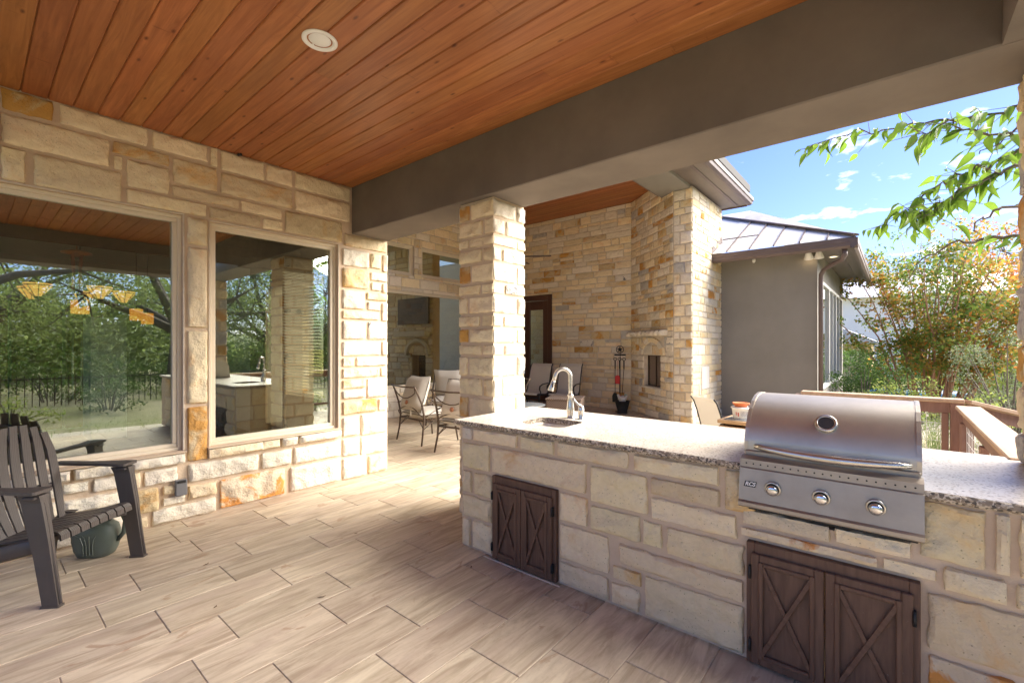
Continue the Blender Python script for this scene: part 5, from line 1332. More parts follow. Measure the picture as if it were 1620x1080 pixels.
m = MB(); m.box(-10.6 + 1.1 + 8.9, -.18, 1.72, -10.6 + 2.30 + 8.9, -.02, 1.85, .01); m.build('mantel', M['w'], lf)
m = MB(); m.box(-10.6 + 1.6 + 8.9, .21, .6, -10.6 + 2.14 + 8.9, .24, 1.3); m.build('firebox', M['smoke'], lf)
m = MB(); P = [(-8.73 + 8.9 + (.42) * math.cos(a), -.03, 1.28 + .36 * math.sin(a)) for a in [math.pi * k / 12 for k in range(13)]]; m.tube(P, .06, 6); m.build('arch', M['w'], lf)
m = MB(); m.box(-9.45, 6.86, 2.02, -8.28, 6.91, 2.64, .006); tag(m.build('television', simple('tv_screen', (.05, .035, .028), .6)), 'dark flat television mounted above the indoor fireplace behind the picture window', 'television')

# ------------------------------------------------------------------ upper eave and gutter
ev = thing('roof_eave', 'bronze painted roof eave with gutter projecting above the fireplace pier', 'roof', (-2.9, 10.8, 4.54))
m = MB(); m.box(-3.7 + 2.9, 3.3 - 10.8, 0.0, -2.44 + 2.9, .0, .02); m.build('soffit_board', M['soffit'], ev)
m = MB(); m.box(-2.66 + 2.9, 3.3 - 10.8, -.012, -2.60 + 2.9, -.05, -.001, .002); m.build('soffit_vent', M['trim'], ev)
def gutter(poly, axis, a, b, parent, name='gutter'):
    m = MB(); m.prism(poly, axis, a, b); return m.build(name, M['trim'], parent)
gutter([(-2.44 + 2.9, -.015), (-2.40 + 2.9, -.02), (-2.345 + 2.9, -.0), (-2.33 + 2.9, .05), (-2.315 + 2.9, .055), (-2.315 + 2.9, .13), (-2.44 + 2.9, .13)], 1, 3.3 - 10.8, .03, ev)
m = MB(); m.box(-2.315 + 2.9, 3.3 - 10.8, .058, -2.309 + 2.9, .03, .066, .001); m.build('gutter_lip', M['soffit'], ev)
m = MB(); m.box(-9 + 2.9, .002, -.03, -2.44 + 2.9, .03, .16, .003); m.build('end_fascia', M['trim'], ev)
m = MB(); m.prism([(-3.5 + 2.9, .14), (-2.33 + 2.9, .14), (-3.5 + 2.9, .5)], 1, 3.3 - 10.8, .03); m.build('roof_edge', M['galv'], ev)

# ------------------------------------------------------------------ stucco wing with metal roof
bw_ = thing('stucco_wing', 'grey taupe stucco house wing with a standing seam metal roof and bronze gutter', 'building', (-2.0, 10.57, 0))
BX1 = -1.146; BY = 10.566; BE = 16.2; ox, oy = 2.0, -10.57
m = MB(); m.box(-6.0 + ox, BY + oy, -.45, BX1 + ox, BY + .2 + oy, 3.36); m.build('front_wall', M['stucco_g'], bw_)
SW = (11.35, .60, 15.9, 2.84)
m = MB()
m.box(BX1 - .2 + ox, BY + .2 + oy, -.45, BX1 + ox, SW[0] + oy, 3.36); m.box(BX1 - .2 + ox, SW[2] + oy, -.45, BX1 + ox, BE + oy, 3.36)
m.box(BX1 - .2 + ox, SW[0] + oy, -.45, BX1 + ox, SW[2] + oy, SW[1]); m.box(BX1 - .2 + ox, SW[0] + oy, SW[3], BX1 + ox, SW[2] + oy, 3.36); m.box(-6 + ox, BE - .2 + oy, -.45, BX1 - .2 + ox, BE + oy, 3.36)
m.build('side_wall', M['stucco_g'], bw_)
wf = MB(); X = BX1 + ox
for (a, b) in ((SW[0], SW[0] + .07), (12.60, 12.70), (13.38, 13.43), (14.18, 14.28), (15.05, 15.10), (SW[2] - .07, SW[2])): wf.box(X - .06, a + oy, SW[1], X + .012, b + oy, SW[3], .004)
for (a, b) in ((SW[1], SW[1] + .07), (SW[3] - .07, SW[3])): wf.box(X - .059, SW[0] + oy, a, X + .013, SW[2] + oy, b, .004)
wfo = wf.build('window_frame', M['white'], bw_)
m = MB(); m.box(X - .04, SW[0] + .07 + oy, SW[1] + .07, X - .034, SW[2] - .07 + oy, SW[3] - .07); m.build('window_pane', glass_mat('mirror_window_glass', (.35, .40, .38), .5, .45), wfo)
m = MB(); m.box(-5.9 + ox, BY + .3 + oy, 0, -5.8 + ox, BE - .3 + oy, 3.3); m.box(-5.9 + ox, BY + .3 + oy, -.1, BX1 - .2 + ox, BE - .3 + oy, 0); m.build('inner_lining', M['darkgray'], bw_)
# soffit and gutters
EX, EY, EZ = -.53, 9.93, 3.22
m = MB(); m.box(XP + ox + .003, EY + .05 + oy, 3.36, EX - .05 + ox, BY + oy + .1, 3.375); m.box(BX1 + ox - .1, BY + .1 + oy, 3.36, EX - .05 + ox, BE + .55 + oy, 3.375); m.box(-6 + ox, BE + oy - .1, 3.361, BX1 - .1 + ox, BE + .55 + oy, 3.376); m.build('soffit', M['soffit'], bw_)
m = MB(); m.box(-.86 + ox, EY + .7 + oy, 3.352, -.80 + ox, BE + .3 + oy, 3.359, .002); m.build('soffit_vent', M['trim'], bw_)
def gprof(s): return [(0, 3.215), (s * .05, 3.215), (s * .085, 3.255), (s * .09, 3.31), (s * .10, 3.315), (s * .105, 3.385), (0, 3.385)]
m = MB(); m.prism([(EY + .06 + oy - a, z) for a, z in gprof(1)], 0, XP + ox + .004, EX + .045 + ox); m.build('gutter', M['trim'], bw_)
m = MB(); m.prism([(EX - .06 + ox + a, z) for a, z in gprof(1)], 1, EY - .04 + oy, BE + .6 + oy); m.build('gutter', M['trim'], bw_)
# hip roof with standing seams
rz0 = 3.40; pit = .50
def rz_(s): return rz0 + pit * s
A0 = (XP + ox + .004, EY + oy - .02, rz0); A1 = (EX + .02 + ox, EY + oy - .02, rz0)
m = MB(); D_ = 3.3
m.add([A0, A1, (A1[0] - D_, A1[1] + D_, rz_(D_)), (A0[0], A0[1] + D_, rz_(D_))], [(0, 1, 2, 3)])
m.add([A1, (A1[0], BE + .6 + oy, rz0), (A1[0] - D_, BE + .6 - D_ + oy, rz_(D_)), (A1[0] - D_, A1[1] + D_, rz_(D_))], [(0, 1, 2, 3)])
m.add([(A0[0], A0[1] + D_, rz_(D_)), (A1[0] - D_, A1[1] + D_, rz_(D_)), (A1[0] - D_, BE + .6 - D_ + oy, rz_(D_)), (A0[0] - 3, BE + oy, rz_(D_))], [(0, 1, 2, 3)])
m.add([(A0[0] - 4, A0[1] + .75, rz_(.7)), (A0[0], A0[1] + .75, rz_(.7)), (A0[0], A0[1] + D_, rz_(D_)), (A0[0] - 4, A0[1] + D_, rz_(D_))], [(0, 1, 2, 3)])
m.build('roof_panels', M['galv'], bw_)
x = A1[0] - .42
while x > A0[0] + .05:
    s = A1[0] - x; L = min(s, D_); m = MB()
    m.add([(x - .008, A0[1], rz0), (x + .008, A0[1], rz0), (x + .008, A0[1] + L, rz_(L)), (x - .008, A0[1] + L, rz_(L)), (x - .008, A0[1], rz0 + .035), (x + .008, A0[1], rz0 + .035), (x + .008, A0[1] + L, rz_(L) + .035), (x - .008, A0[1] + L, rz_(L) + .035)], [(4, 5, 6, 7), (0, 1, 5, 4), (1, 2, 6, 5), (3, 0, 4, 7)])
    m.build('seam', M['trim'], bw_); x -= .42
m = MB(); m.tube([(A1[0] + .0, A1[1] + .0, rz0 + .03), (A1[0] - D_, A1[1] + D_, rz_(D_) + .03)], .05, 6, flat=(.5, 1.3)); m.build('hip_cap', M['trim'], bw_)
m = MB(); m.box(A0[0] - .0, A0[1] + .02, rz0 + .0, A0[0] + .02, A0[1] + .75, rz0 + .40); 
m = MB(); m.prism([(A0[1] + .0, rz0), (A0[1] + .72, rz_(.72)), (A0[1] + .72, rz_(.72) + .14), (A0[1] + .0, rz0 + .14)], 0, A0[0] + .001, A0[0] + .014); m.build('flashing', M['trim'], bw_)
m = MB(); m.tube([(A0[0] + .02, A0[1] + .74, rz_(.75) + .05), (A0[0] + .72, A0[1] + .74, rz_(.75) + .05)], .012, 6); m.build('snow_bar', M['trim'], bw_)
# downspout with crinkled elbow
m = MB(); P = [(-.68, 10.02, 3.23), (-.68, 10.03, 3.12), (-.72, 10.08, 3.05), (-.90, 10.30, 3.0), (-1.03, 10.48, 2.95), (-1.08, 10.515, 2.86), (-1.085, 10.52, 2.7), (-1.085, 10.52, -.3)]
m.tube([(a + ox, b + oy, c) for a, b, c in P], .042, 10); m.build('downspout', M['trim'], bw_)
for j, (x, y) in enumerate(((-1.22, 10.52),)):
    fl = thing('floodlight', 'white twin floodlight lamp glowing under the eave corner of the stucco wing', 'light', (x, y, 3.20))
    m = MB(); m.lathe([(.0, .16), (.05, .155), (.05, .14), (.0, .13)], 14); m.build('base', M['white'], fl)
    for k, (dx_, dy_) in enumerate(((-.05, -.09), (.11, -.05))):
        Mx = Matrix.Translation((dx_, dy_, .03)) @ Matrix.Rotation(rad(28 if k == 0 else 20), 4, 'X'); m = MB(); m.lathe([(.026, .13), (.038, .10), (.055, .04), (.085, -.05), (.082, -.055), (.07, -.05)], 18, M=Mx); lh = m.build('lamp_head', M['white'], fl)
        m = MB(); m.lathe([(.072, -.050), (.0, -.054)], 16, M=Mx); m.build('lens', M['bulb'] if k == 0 else bpy.data.materials['frosted_lens'], lh)
cn2 = thing('soffit_light', 'small lit recessed light glowing in the soffit of the stucco wing', 'light', (-.98, 11.6, 3.36))
m = MB(); m.lathe([(.09, 0), (.09, -.008), (.07, -.012), (.065, -.004)], 20); m.build('trim_ring', M['white'], cn2); m = MB(); m.lathe([(.065, -.004), (.0, -.006)], 18); m.build('lens', M['bulb'], cn2)
sn = thing('eave_sensor', 'small white rounded sensor under the gutter of the stucco wing', 'sensor', (-2.25, 10.54, 3.27)); m = MB(); m.lathe([(.0, .05), (.03, .045), (.035, 0), (.02, -.035), (.0, -.04)], 12); m.build('sensor_body', M['white'], sn)
fl2 = thing('floodlight', 'dark twin floodlight at the far end of the stucco wing eave', 'light', (-.85, 16.3, 3.26)); fl2.scale = (.6, .6, .6); m = MB(); m.lathe([(.0, .14), (.06, .13), (.03, .06), (.03, 0)], 12); m.build('base', M['trim'], fl2)
for dx_ in (-.14, .14): m = MB(); m.lathe([(.03, .08), (.08, -.04), (.075, -.06), (.0, -.05)], 12, M=Matrix.Translation((dx_, 0, -.02)) @ Matrix.Rotation(rad(-25 if dx_ > 0 else 25), 4, 'Y')); m.build('lamp_head', M['trim'], fl2)

# ------------------------------------------------------------------ deck railing
rl = thing('deck_railing', 'redwood stained deck railing with flat wooden caps and wire mesh beyond the counter', 'railing', (.1, 5.9, 0)); RX, RY = -.1, -5.9
FYR = 6.02
m = MB(); m.box(-.80 + RX, FYR - .075 + RY, .965, .50 + RX, FYR + .075 + RY, 1.0, .006); m.build('cap_board', M['cap'], rl)
m = MB(); m.box(-.78 + RX, FYR - .02 + RY, .86, .41 + RX, FYR + .02 + RY, .963, .004); m.build('upper_rail', M['rail'], rl)
m = MB(); m.box(-.78 + RX, FYR - .02 + RY, .30, .41 + RX, FYR + .02 + RY, .35, .004); m.build('lower_rail', M['rail'], rl)
m = MB(); m.box(.345 + RX, FYR - .025 + RY, .35, .395 + RX, FYR + .015 + RY, .86, .004); m.build('side_stile', M['rail'], rl)
m = MB(); m.box(.405 + RX, FYR - .05 + RY, -.3, .50 + RX, FYR + .05 + RY, .963, .004); m.build('post', M['rail'], rl)
m = MB(); m.box(-.86 + RX, FYR - .05 + RY, -.3, -.76 + RX, FYR + .05 + RY, .963, .004); m.build('post', M['rail'], rl)
m = MB()
for k in range(6): m.tube([(-.76 + RX, FYR + RY, .42 + k * .085), (.345 + RX, FYR + RY, .42 + k * .085)], .0018, 5)
for k in range(11): m.tube([(-.66 + k * .1 + RX, FYR + RY, .35), (-.66 + k * .1 + RX, FYR + RY, .86)], .0018, 5)
m.build('wire_mesh', M['galv'], rl)
m = MB(); m.box(.43 + RX, 3.30 + RY, .915, .60 + RX, 5.88 + RY, .95, .006); m.build('cap_board', M['cap'], rl)
m = MB(); m.box(.475 + RX, 3.30 + RY, .80, .515 + RX, 5.86 + RY, .913, .004); m.build('upper_rail', M['rail'], rl)
m = MB(); m.box(.475 + RX, 3.30 + RY, .16, .515 + RX, 5.86 + RY, .21, .004); m.build('lower_rail', M['rail'], rl)
for y in (4.55, 5.80): m = MB(); m.box(.455 + RX, y - .045 + RY, -.3, .545 + RX, y + .045 + RY, .80, .004); m.build('post', M['rail'], rl)
m = MB()
for k in range(6): m.tube([(.495 + RX, 3.3 + RY, .28 + k * .09), (.495 + RX, 5.8 + RY, .28 + k * .09)], .002, 5)
for k in range(25): m.tube([(.495 + RX, 3.35 + k * .1 + RY, .21), (.495 + RX, 3.35 + k * .1 + RY, .80)], .002, 5)
m.build('wire_mesh', M['galv'], rl)
hr = thing('stair_handrail', 'sloping redwood handrail descending beyond the deck corner', 'handrail', (.9, 6.3, 0))
def bar(mb, a, b, w, h):
    a = Vector(a); b = Vector(b); d = (b - a); L = d.length; q = d.to_track_quat('X', 'Z').to_matrix().to_4x4(); mb.box(0, -w / 2, -h / 2, L, w / 2, h / 2, .004, Matrix.Translation(a) @ q)
m = MB(); bar(m, (-.40, -.28, .98), (.25, .35, .78), .13, .035); m.build('cap_board', M['cap'], hr)
m = MB(); bar(m, (-.39, -.27, .90), (.25, .35, .70), .04, .10); m.build('upper_rail', M['rail'], hr)
m = MB(); bar(m, (.50, .0, .66), (1.35, .55, .42), .11, .035); m.build('cap_board', M['cap'], hr)
m = MB(); bar(m, (.50, .0, .58), (1.35, .55, .34), .04, .09); m.build('upper_rail', M['rail'], hr)
for (x, y, z) in ((.25, .35, .78), (.55, .03, .62), (1.3, .52, .40)): m = MB(); m.box(x - .045, y - .045, -.4, x + .045, y + .045, z - .02, .004); m.build('post', M['rail'], hr)
st = thing('deck_steps', 'wooden deck steps going down beside the railing corner', 'steps', (.9, 6.9, 0))
for k in range(3): m = MB(); m.box(-.3, -.6 + .28 * k, -.12 - .1 * k, .9, -.3 + .28 * k, -.08 - .1 * k, .005); m.build('tread', M['rail'], st)

# ------------------------------------------------------------------ vegetation
def leaves_mesh(name, pts, size, rng, mat, aspect=.5, droop=.3, vals=None):
    n = len(pts); P = np.array(pts, dtype=np.float32)
    a = rng.uniform(0, 2 * np.pi, n); t = rng.uniform(-1.0, 1.0, n) - droop
    d = np.stack([np.cos(a) * np.cos(t), np.sin(a) * np.cos(t), np.sin(t)], 1)
    r = rng.normal(size=(n, 3)); s = np.cross(d, r); s /= np.linalg.norm(s, axis=1, keepdims=True) + 1e-9
    up = np.cross(s, d)
    L = size * rng.uniform(.6, 1.25, n)[:, None]; W = L * aspect
    v0 = P; v1 = P + d * L * .5 + s * W * .5 + up * L * .06; v2 = P + d * L; v3 = P + d * L * .5 - s * W * .5 + up * L * .06
    V = np.stack([v0, v1, v2, v3], 1).reshape(-1, 3)
    idx = np.arange(n * 4, dtype=np.int32).reshape(n, 4)
    F = np.stack([idx[:, [0, 1, 2]], idx[:, [0, 2, 3]]], 1).reshape(-1, 3)
    me = bpy.data.meshes.new(name); me.vertices.add(n * 4); me.vertices.foreach_set('co', V.ravel())
    me.loops.add(len(F) * 3); me.loops.foreach_set('vertex_index', F.ravel()); me.polygons.add(len(F))
    me.polygons.foreach_set('loop_start', np.arange(0, len(F) * 3, 3, dtype=np.int32)); me.polygons.foreach_set('loop_total', np.full(len(F), 3, dtype=np.int32))
    me.update(calc_edges=True)
    at = me.attributes.new('lv', 'FLOAT', 'POINT'); lv = rng.uniform(0, 1, n) if vals is None else np.clip(vals, 0, 1)
    at.data.foreach_set('value', np.repeat(lv, 4).astype(np.float32)); me.materials.append(mat); return me
def clump_pts(rng, centers, radii, per):
    out = []
    for c, r in zip(centers, radii):
        k = max(3, int(per * (r ** 2)));
        v = rng.normal(size=(k, 3)); v /= np.linalg.norm(v, axis=1, keepdims=True); q = rng.uniform(.35, 1, k)[:, None] ** .6
        out.append(np.array(c) + v * q * r * np.array([1, 1, .7]))
    return np.concatenate(out)
def tree(name, label, cat, loc, h, spread, mat, seed, trunk_r=.16, trunk_h=.35, nclump=46, per=420, leaf=.09, bark='bark', group=None, low=.25, bend=.3):
    rng = np.random.default_rng(seed); rr_ = random.Random(seed)
    t = thing(name, label, cat, loc, 0, group)
    m = MB(); base = Vector((0, 0, -.4)); th = h * trunk_h; lean = Vector((rr_.uniform(-bend, bend), rr_.uniform(-bend, bend), 0))
    tip = Vector((lean.x * .6, lean.y * .6, th)); m.tube([base, base * 0 + Vector((0, 0, .1)), tip * .55 + Vector((.05, 0, 0)), tip], [trunk_r * 1.4, trunk_r * 1.1, trunk_r * .95, trunk_r * .8], 9)
    C = []; Rr = []
    nb = 9
    for b in range(nb):
        a = 2 * math.pi * b / nb + rr_.uniform(-.3, .3); e = rr_.uniform(.2, 1.2); L = spread * rr_.uniform(.55, .95)
        end = tip + Vector((math.cos(a) * L * math.cos(e * .6), math.sin(a) * L * math.cos(e * .6), (h - th) * (low + (.85 - low) * e / 1.2)))
        mid = tip.lerp(end, .5) + Vector((rr_.uniform(-.3, .3), rr_.uniform(-.3, .3), rr_.uniform(0, .4))) * spread * .2
        m.tube([tip, tip.lerp(mid, .5) + Vector((0, 0, .1)), mid, end], [trunk_r * .6, trunk_r * .45, trunk_r * .32, trunk_r * .08], 7)
        for k in range(nclump // nb):
            q = mid.lerp(end, rr_.uniform(.1, 1.1)) + Vector((rr_.gauss(0, 1), rr_.gauss(0, 1), rr_.gauss(0, .7))) * spread * .17
            C.append(tuple(q)); Rr.append(spread * rr_.uniform(.13, .24))
            m.tube([mid.lerp(end, .5), q], [trunk_r * .12, trunk_r * .04], 5)
    m.build('trunk', M[bark], t)
    p = clump_pts(rng, C, Rr, per)
    link('crown', leaves_mesh('crown', p, leaf, rng, mat), None, t)
    return t
def shrub(name, label, cat, loc, h, r, mat, seed, per=500, leaf=.06, nclump=18, group=None, aspect=.5):
    rng = np.random.default_rng(seed); rr_ = random.Random(seed); t = thing(name, label, cat, loc, 0, group); m = MB(); C = []; R_ = []
    for k in range(nclump):
        a = rr_.uniform(0, 6.28); q = r * rr_.random() ** .5; z = h * rr_.uniform(.18, .88) * (1 - .35 * (q / r) ** 2)
        c = (q * math.cos(a), q * math.sin(a), z); C.append(c); R_.append(min(r, h) * rr_.uniform(.22, .38))
        m.tube([(c[0] * .15, c[1] * .15, -.1), (c[0] * .5, c[1] * .5, z * .6), c], [.02, .013, .005], 5)
    m.build('stems', M['bark'], t); link('foliage', leaves_mesh('foliage', clump_pts(rng, C, R_, per * 3), leaf, rng, mat, aspect), None, t); return t
# crepe myrtle: many slim cinnamon stems fanning from the ground
cm = thing('crepe_myrtle', 'large multi-stemmed crepe myrtle with cinnamon stems and thin green and orange leaves', 'tree', (.75, 15.4, -.30))
rr_ = random.Random(77); rng = np.random.default_rng(77); m = MB(); C = []; R_ = []; big = []; vals = []
for k in range(36):
    a = rr_.uniform(0, 6.28); q = rr_.uniform(.0, .35); f = rr_.uniform(.08, 1) ** .8
    ex, ey = math.cos(a) * f * 2.9, math.sin(a) * f * 2.0; hh = 4.95 - 1.7 * f * f + rr_.uniform(-.5, .15)
    b = Vector((q * math.cos(a) * 1.6, q * math.sin(a), 0)); e = Vector((ex, ey, hh)); P = []
    for i in range(7):
        t_ = i / 6; p = b.lerp(e, t_); out_ = math.sin(t_ * math.pi) * .22
        P.append(p + Vector((-math.cos(a) * out_ * f, -math.sin(a) * out_ * f, out_ * .5)) + Vector((rr_.gauss(0, .04), rr_.gauss(0, .04), 0)))
    r0 = rr_.uniform(.020, .036); m.tube(P, [r0, r0 * .9, r0 * .75, r0 * .6, r0 * .45, r0 * .28, r0 * .1], 6)
    for i in range(7):
        t_ = rr_.uniform(.22, 1.0); p = P[min(5, int(t_ * 6))].lerp(P[min(6, int(t_ * 6) + 1)], (t_ * 6) % 1)
        d = Vector((rr_.gauss(0, 1), rr_.gauss(0, 1), rr_.uniform(.2, 1.2))).normalized() * rr_.uniform(.25, .75)
        m.tube([p, p + d * .5, p + d], [r0 * .3, r0 * .2, r0 * .08], 5)
        for s_ in (.55, 1.0): C.append(tuple(p + d * s_)); R_.append(rr_.uniform(.16, .32))
    C.append(tuple(P[-1])); R_.append(.22); C.append(tuple(P[-2])); R_.append(.2)
m.build('trunk', M['barkm'], cm)
p = clump_pts(rng, C, R_, 640); cv = np.clip(rng.normal(.40, .28, len(p)) + .25 * np.sin(p[:, 0] * 2.1 + p[:, 2] * 1.3) * (p[:, 2] > 2.5) + .08 * p[:, 0], 0, 1)
link('crown', leaves_mesh('crown', p, .095, rng, M['lf_myrtle'], .55, vals=cv), None, cm)
shrub('leafy_shrub', 'dense fern green shrub growing against the corner of the stucco wing windows', 'shrub', (-.55, 13.3, -.3), 1.9, .95, M['lf_green'], 5, 900, .055, 30)
shrub('leafy_shrub', 'bright green shrub behind the deck railing left of the crepe myrtle stems', 'shrub', (.05, 11.5, -.3), 1.35, .75, M['lf_lime'], 6, 900, .05, 24)
shrub('leafy_shrub', 'grey green airy shrub to the right behind the railing corner', 'shrub', (1.50, 11.6, -.3), 2.5, .85, M['lf_silver'], 7, 800, .045, 30, aspect=.35)
shrub('leafy_shrub', 'yellow green shrub close to the right pillar beyond the stair rail', 'shrub', (1.22, 9.3, -.3), 1.7, .5, M['lf_lime'], 8, 900, .05, 24)
shrub('leafy_shrub', 'tall olive shrub behind the grey green one by the right pillar', 'shrub', (2.2, 16.2, -.3), 3.6, 1.3, M['lf_lime'], 9, 600, .06, 34)
shrub('leafy_shrub', 'small mesh-climbing shrub pushing pale leaves through the side railing', 'shrub', (.95, 5.2, -.3), 1.05, .38, M['lf_lime'], 10, 1100, .05, 14)
shrub('background_shrub', 'low green shrub mass left of the crepe myrtle base in front of the white house', 'shrub', (-.9, 21.5, -.4), 2.0, 1.9, M['lf_green'], 81, 240, .10, 26, group='background shrubs')
shrub('background_shrub', 'low lime shrub mass right behind the crepe myrtle base', 'shrub', (2.6, 21.0, -.4), 2.2, 1.9, M['lf_lime'], 82, 240, .10, 26, group='background shrubs')
shrub('background_shrub', 'rounded green shrub far behind the crepe myrtle in front of the white house', 'shrub', (1.2, 26.0, -.5), 2.3, 2.2, M['lf_green'], 83, 200, .12, 26, group='background shrubs')
def grass_clump(label, loc, h, r, n, seed):
    rr_ = random.Random(seed); V = []; F = []; val = []
    for k in range(n):
        a = rr_.uniform(0, 6.28); b = Vector((rr_.gauss(0, .07), rr_.gauss(0, .07), 0)); L = h * rr_.uniform(.6, 1.1); sp = r * rr_.uniform(.2, 1); w = rr_.uniform(.003, .006)
        s = Vector((-math.sin(a), math.cos(a), 0)) * w; i0 = len(V)
        for i in range(6):
            t_ = i / 5; p = b + Vector((math.cos(a) * sp * t_ ** 1.6, math.sin(a) * sp * t_ ** 1.6, L * (t_ - .42 * t_ ** 3)))
            V += [tuple(p - s * (1 - t_ * .9)), tuple(p + s * (1 - t_ * .9))]
        for i in range(5): F.append((i0 + 2 * i, i0 + 2 * i + 1, i0 + 2 * i + 3, i0 + 2 * i + 2))
        val += [rr_.random()] * 12
    me = bpy.data.meshes.new('grass_clump'); me.from_pydata(V, [], F); at = me.attributes.new('lv', 'FLOAT', 'POINT'); at.data.foreach_set('value', val)
    tag(link('grass_clump', me, M['grassblade'], None, loc), label, 'ornamental grass', 'ornamental grasses behind the railing')
grass_clump('ornamental grass clump seen through the mesh just left of the railing post', (.34, 7.15, -.3), 1.5, .75, 420, 1)
grass_clump('ornamental grass clump with pale arching blades above the railing cap', (-.15, 8.4, -.3), 1.75, .85, 380, 2)
grass_clump('low ornamental grass clump at the right foot of the steps', (1.25, 8.9, -.3), 1.0, .6, 300, 3)
# blue plastic kayak-like shell among the stems
bt = thing('blue_kayak', 'bright blue plastic kayak lying on the ground behind the crepe myrtle stems', 'kayak', (.45, 17.8, -.2), rad(20))
V = []; F = []; n = 10
for i in range(9):
    t_ = i / 8; x = -1.2 + 2.4 * t_; w = .36 * math.sin(math.pi * min(max(t_, .03), .97)) ** .6; hh = .24 * math.sin(math.pi * min(max(t_, .03), .97)) ** .4
    for k in range(n): a = 2 * math.pi * k / n; V.append((x, w * math.cos(a), .2 + hh * math.sin(a) + .10 * (2 * t_ - 1) ** 2))
F = [(i * n + k, i * n + (k + 1) % n, (i + 1) * n + (k + 1) % n, (i + 1) * n + k) for i in range(8) for k in range(n)]
m = MB(); m.add(V, [f[::-1] for f in F], True); m.build('hull', M['blue'], bt)
m = MB(); m.tube([(.38 * math.cos(a), .2 * math.sin(a), .44) for a in [2 * math.pi * k / 18 for k in range(18)]], .02, 6, closed=True); m.build('cockpit_rim', M['rubber'], bt)
# neighbour house and trees beyond
nb = thing('neighbour_house', 'white neighbouring house with a pale metal roof behind the crepe myrtle', 'house', (-1, 40, -.6))
m = MB(); m.box(-9, 0, 0, 6.0, 9, 5.4); m.build('walls', simple('white_siding', (.95, .94, .90), .7), nb)
m = MB(); m.prism([(-.8, 5.4), (9.8, 5.4), (4.5, 7.6)], 0, -9.6, 6.6); m.build('roof', simple('pale_metal_roof', (.62, .62, .62), .4, .2), nb)
for (a, b) in ((-6.5, -5.2), (-2.8, -1.5), (1.2, 2.6), (4.0, 5.0)): m = MB(); m.box(a, -.05, 1.0, b, -.01, 2.6, .01); wq = m.build('window', M['white'], nb); m = MB(); m.box(a + .1, -.07, 1.1, b - .1, -.052, 2.5); m.build('pane', M['smoke'], wq)
sh2 = thing('garden_shed', 'low stone garden shed with a grey gable roof at the left behind the shrub', 'shed', (-2.4, 26, -.5))
m = MB(); m.box(-2, 0, 0, 1.6, 3, 2.1); m.build('walls', M['g'], sh2); m = MB(); m.prism([(-2.4, 2.1), (2.0, 2.1), (-.2, 3.2)], 1, -.4, 3.4); m.build('roof', M['galv'], sh2)
TG = 'trees around the garden'
tree('autumn_tree', 'tree with orange and gold autumn leaves behind the right side of the crepe myrtle', 'tree', (3.9, 24.0, -.4), 7.6, 3.0, M['lf_gold'], 12, .15, .25, 54, 300, .11, group=TG, low=.0)
tree('garden_tree', 'yellow green tree standing behind the right stone pillar', 'tree', (6.0, 22.0, -.4), 7.0, 3.0, M['lf_lime'], 13, .15, .25, 54, 300, .11, group=TG, low=.0)
tree('garden_tree', 'dark green tree far behind beside the neighbouring house', 'tree', (-8, 48, -.6), 7, 4.0, M['lf_green'], 14, .2, .2, 45, 220, .16, group=TG, low=.0)
tree('garden_tree', 'distant green tree right of the neighbouring house', 'tree', (9.5, 44, -.6), 9, 4.5, M['lf_oak'], 15, .2, .2, 45, 220, .16, group=TG, low=.0)
# oaks, shrubs, fence on the garden side (seen mirrored in the windows)
tree('live_oak', 'broad live oak with grey limbs mirrored in the left window', 'tree', (9.5, -1.2, -.4), 8.5, 5.6, M['lf_oak'], 21, .34, .30, 72, 230, .10, group=TG, low=.05)
tree('live_oak', 'live oak on the lawn mirrored at the left end of the window', 'tree', (13.5, -8.0, -.5), 9.0, 5.6, M['lf_oak'], 22, .34, .28, 63, 200, .12, group=TG, low=.0)
tree('live_oak', 'live oak mirrored between the two windows', 'tree', (13.0, 5.5, -.5), 9.0, 5.4, M['lf_oak'], 23, .32, .28, 63, 200, .12, group=TG, low=.0)
tree('live_oak', 'live oak mirrored in the second window above the counter', 'tree', (17.0, 11.0, -.5), 8.0, 4.8, M['lf_green'], 24, .3, .22, 63, 230, .10, group=TG, low=.0)
tree('live_oak', 'far live oak closing the garden behind the fence', 'tree', (22.0, 0, -.6), 11, 7.0, M['lf_oak'], 25, .36, .2, 63, 130, .16, group=TG, low=-.05)
tree('live_oak', 'farthest live oak at the south end of the garden', 'tree', (20.0, -15, -.6), 11, 7.0, M['lf_green'], 26, .36, .2, 63, 130, .16, group=TG, low=-.05)
tree('live_oak', 'farthest live oak at the north end of the garden', 'tree', (21.0, 14, -.6), 11, 7.0, M['lf_oak'], 27, .36, .2, 63, 130, .16, group=TG, low=-.05)
for i, (x, y, h, r, k) in enumerate(((5.4, -2.2, 1.2, .8, 'lf_green'), (5.2, .6, 1.0, .7, 'lf_lime'), (6.2, 2.4, 1.3, .8, 'lf_green'), (7.6, -5.4, 1.5, 1.2, 'lf_lime'), (9.2, 1.6, 1.6, 1.3, 'lf_green'), (8.9, 5.0, 1.6, 1.3, 'lf_lime'), (5.0, 5.6, 1.3, .8, 'lf_green'))):
    shrub('garden_shrub', ['round dark shrub on the lawn mirrored low in the left window', 'small lime shrub at the edge of the lawn mirrored behind the chair', 'dark shrub mirrored near the right side of the left window', 'wide lime shrub by the fence mirrored at the far left', 'large dark shrub beyond the fence', 'large lime shrub beyond the fence', 'dark shrub mirrored low in the second window'][i], 'shrub', (x, y, -.35), h, r, M[k], 60 + i, 420, .07, 16, group='shrubs in the garden')
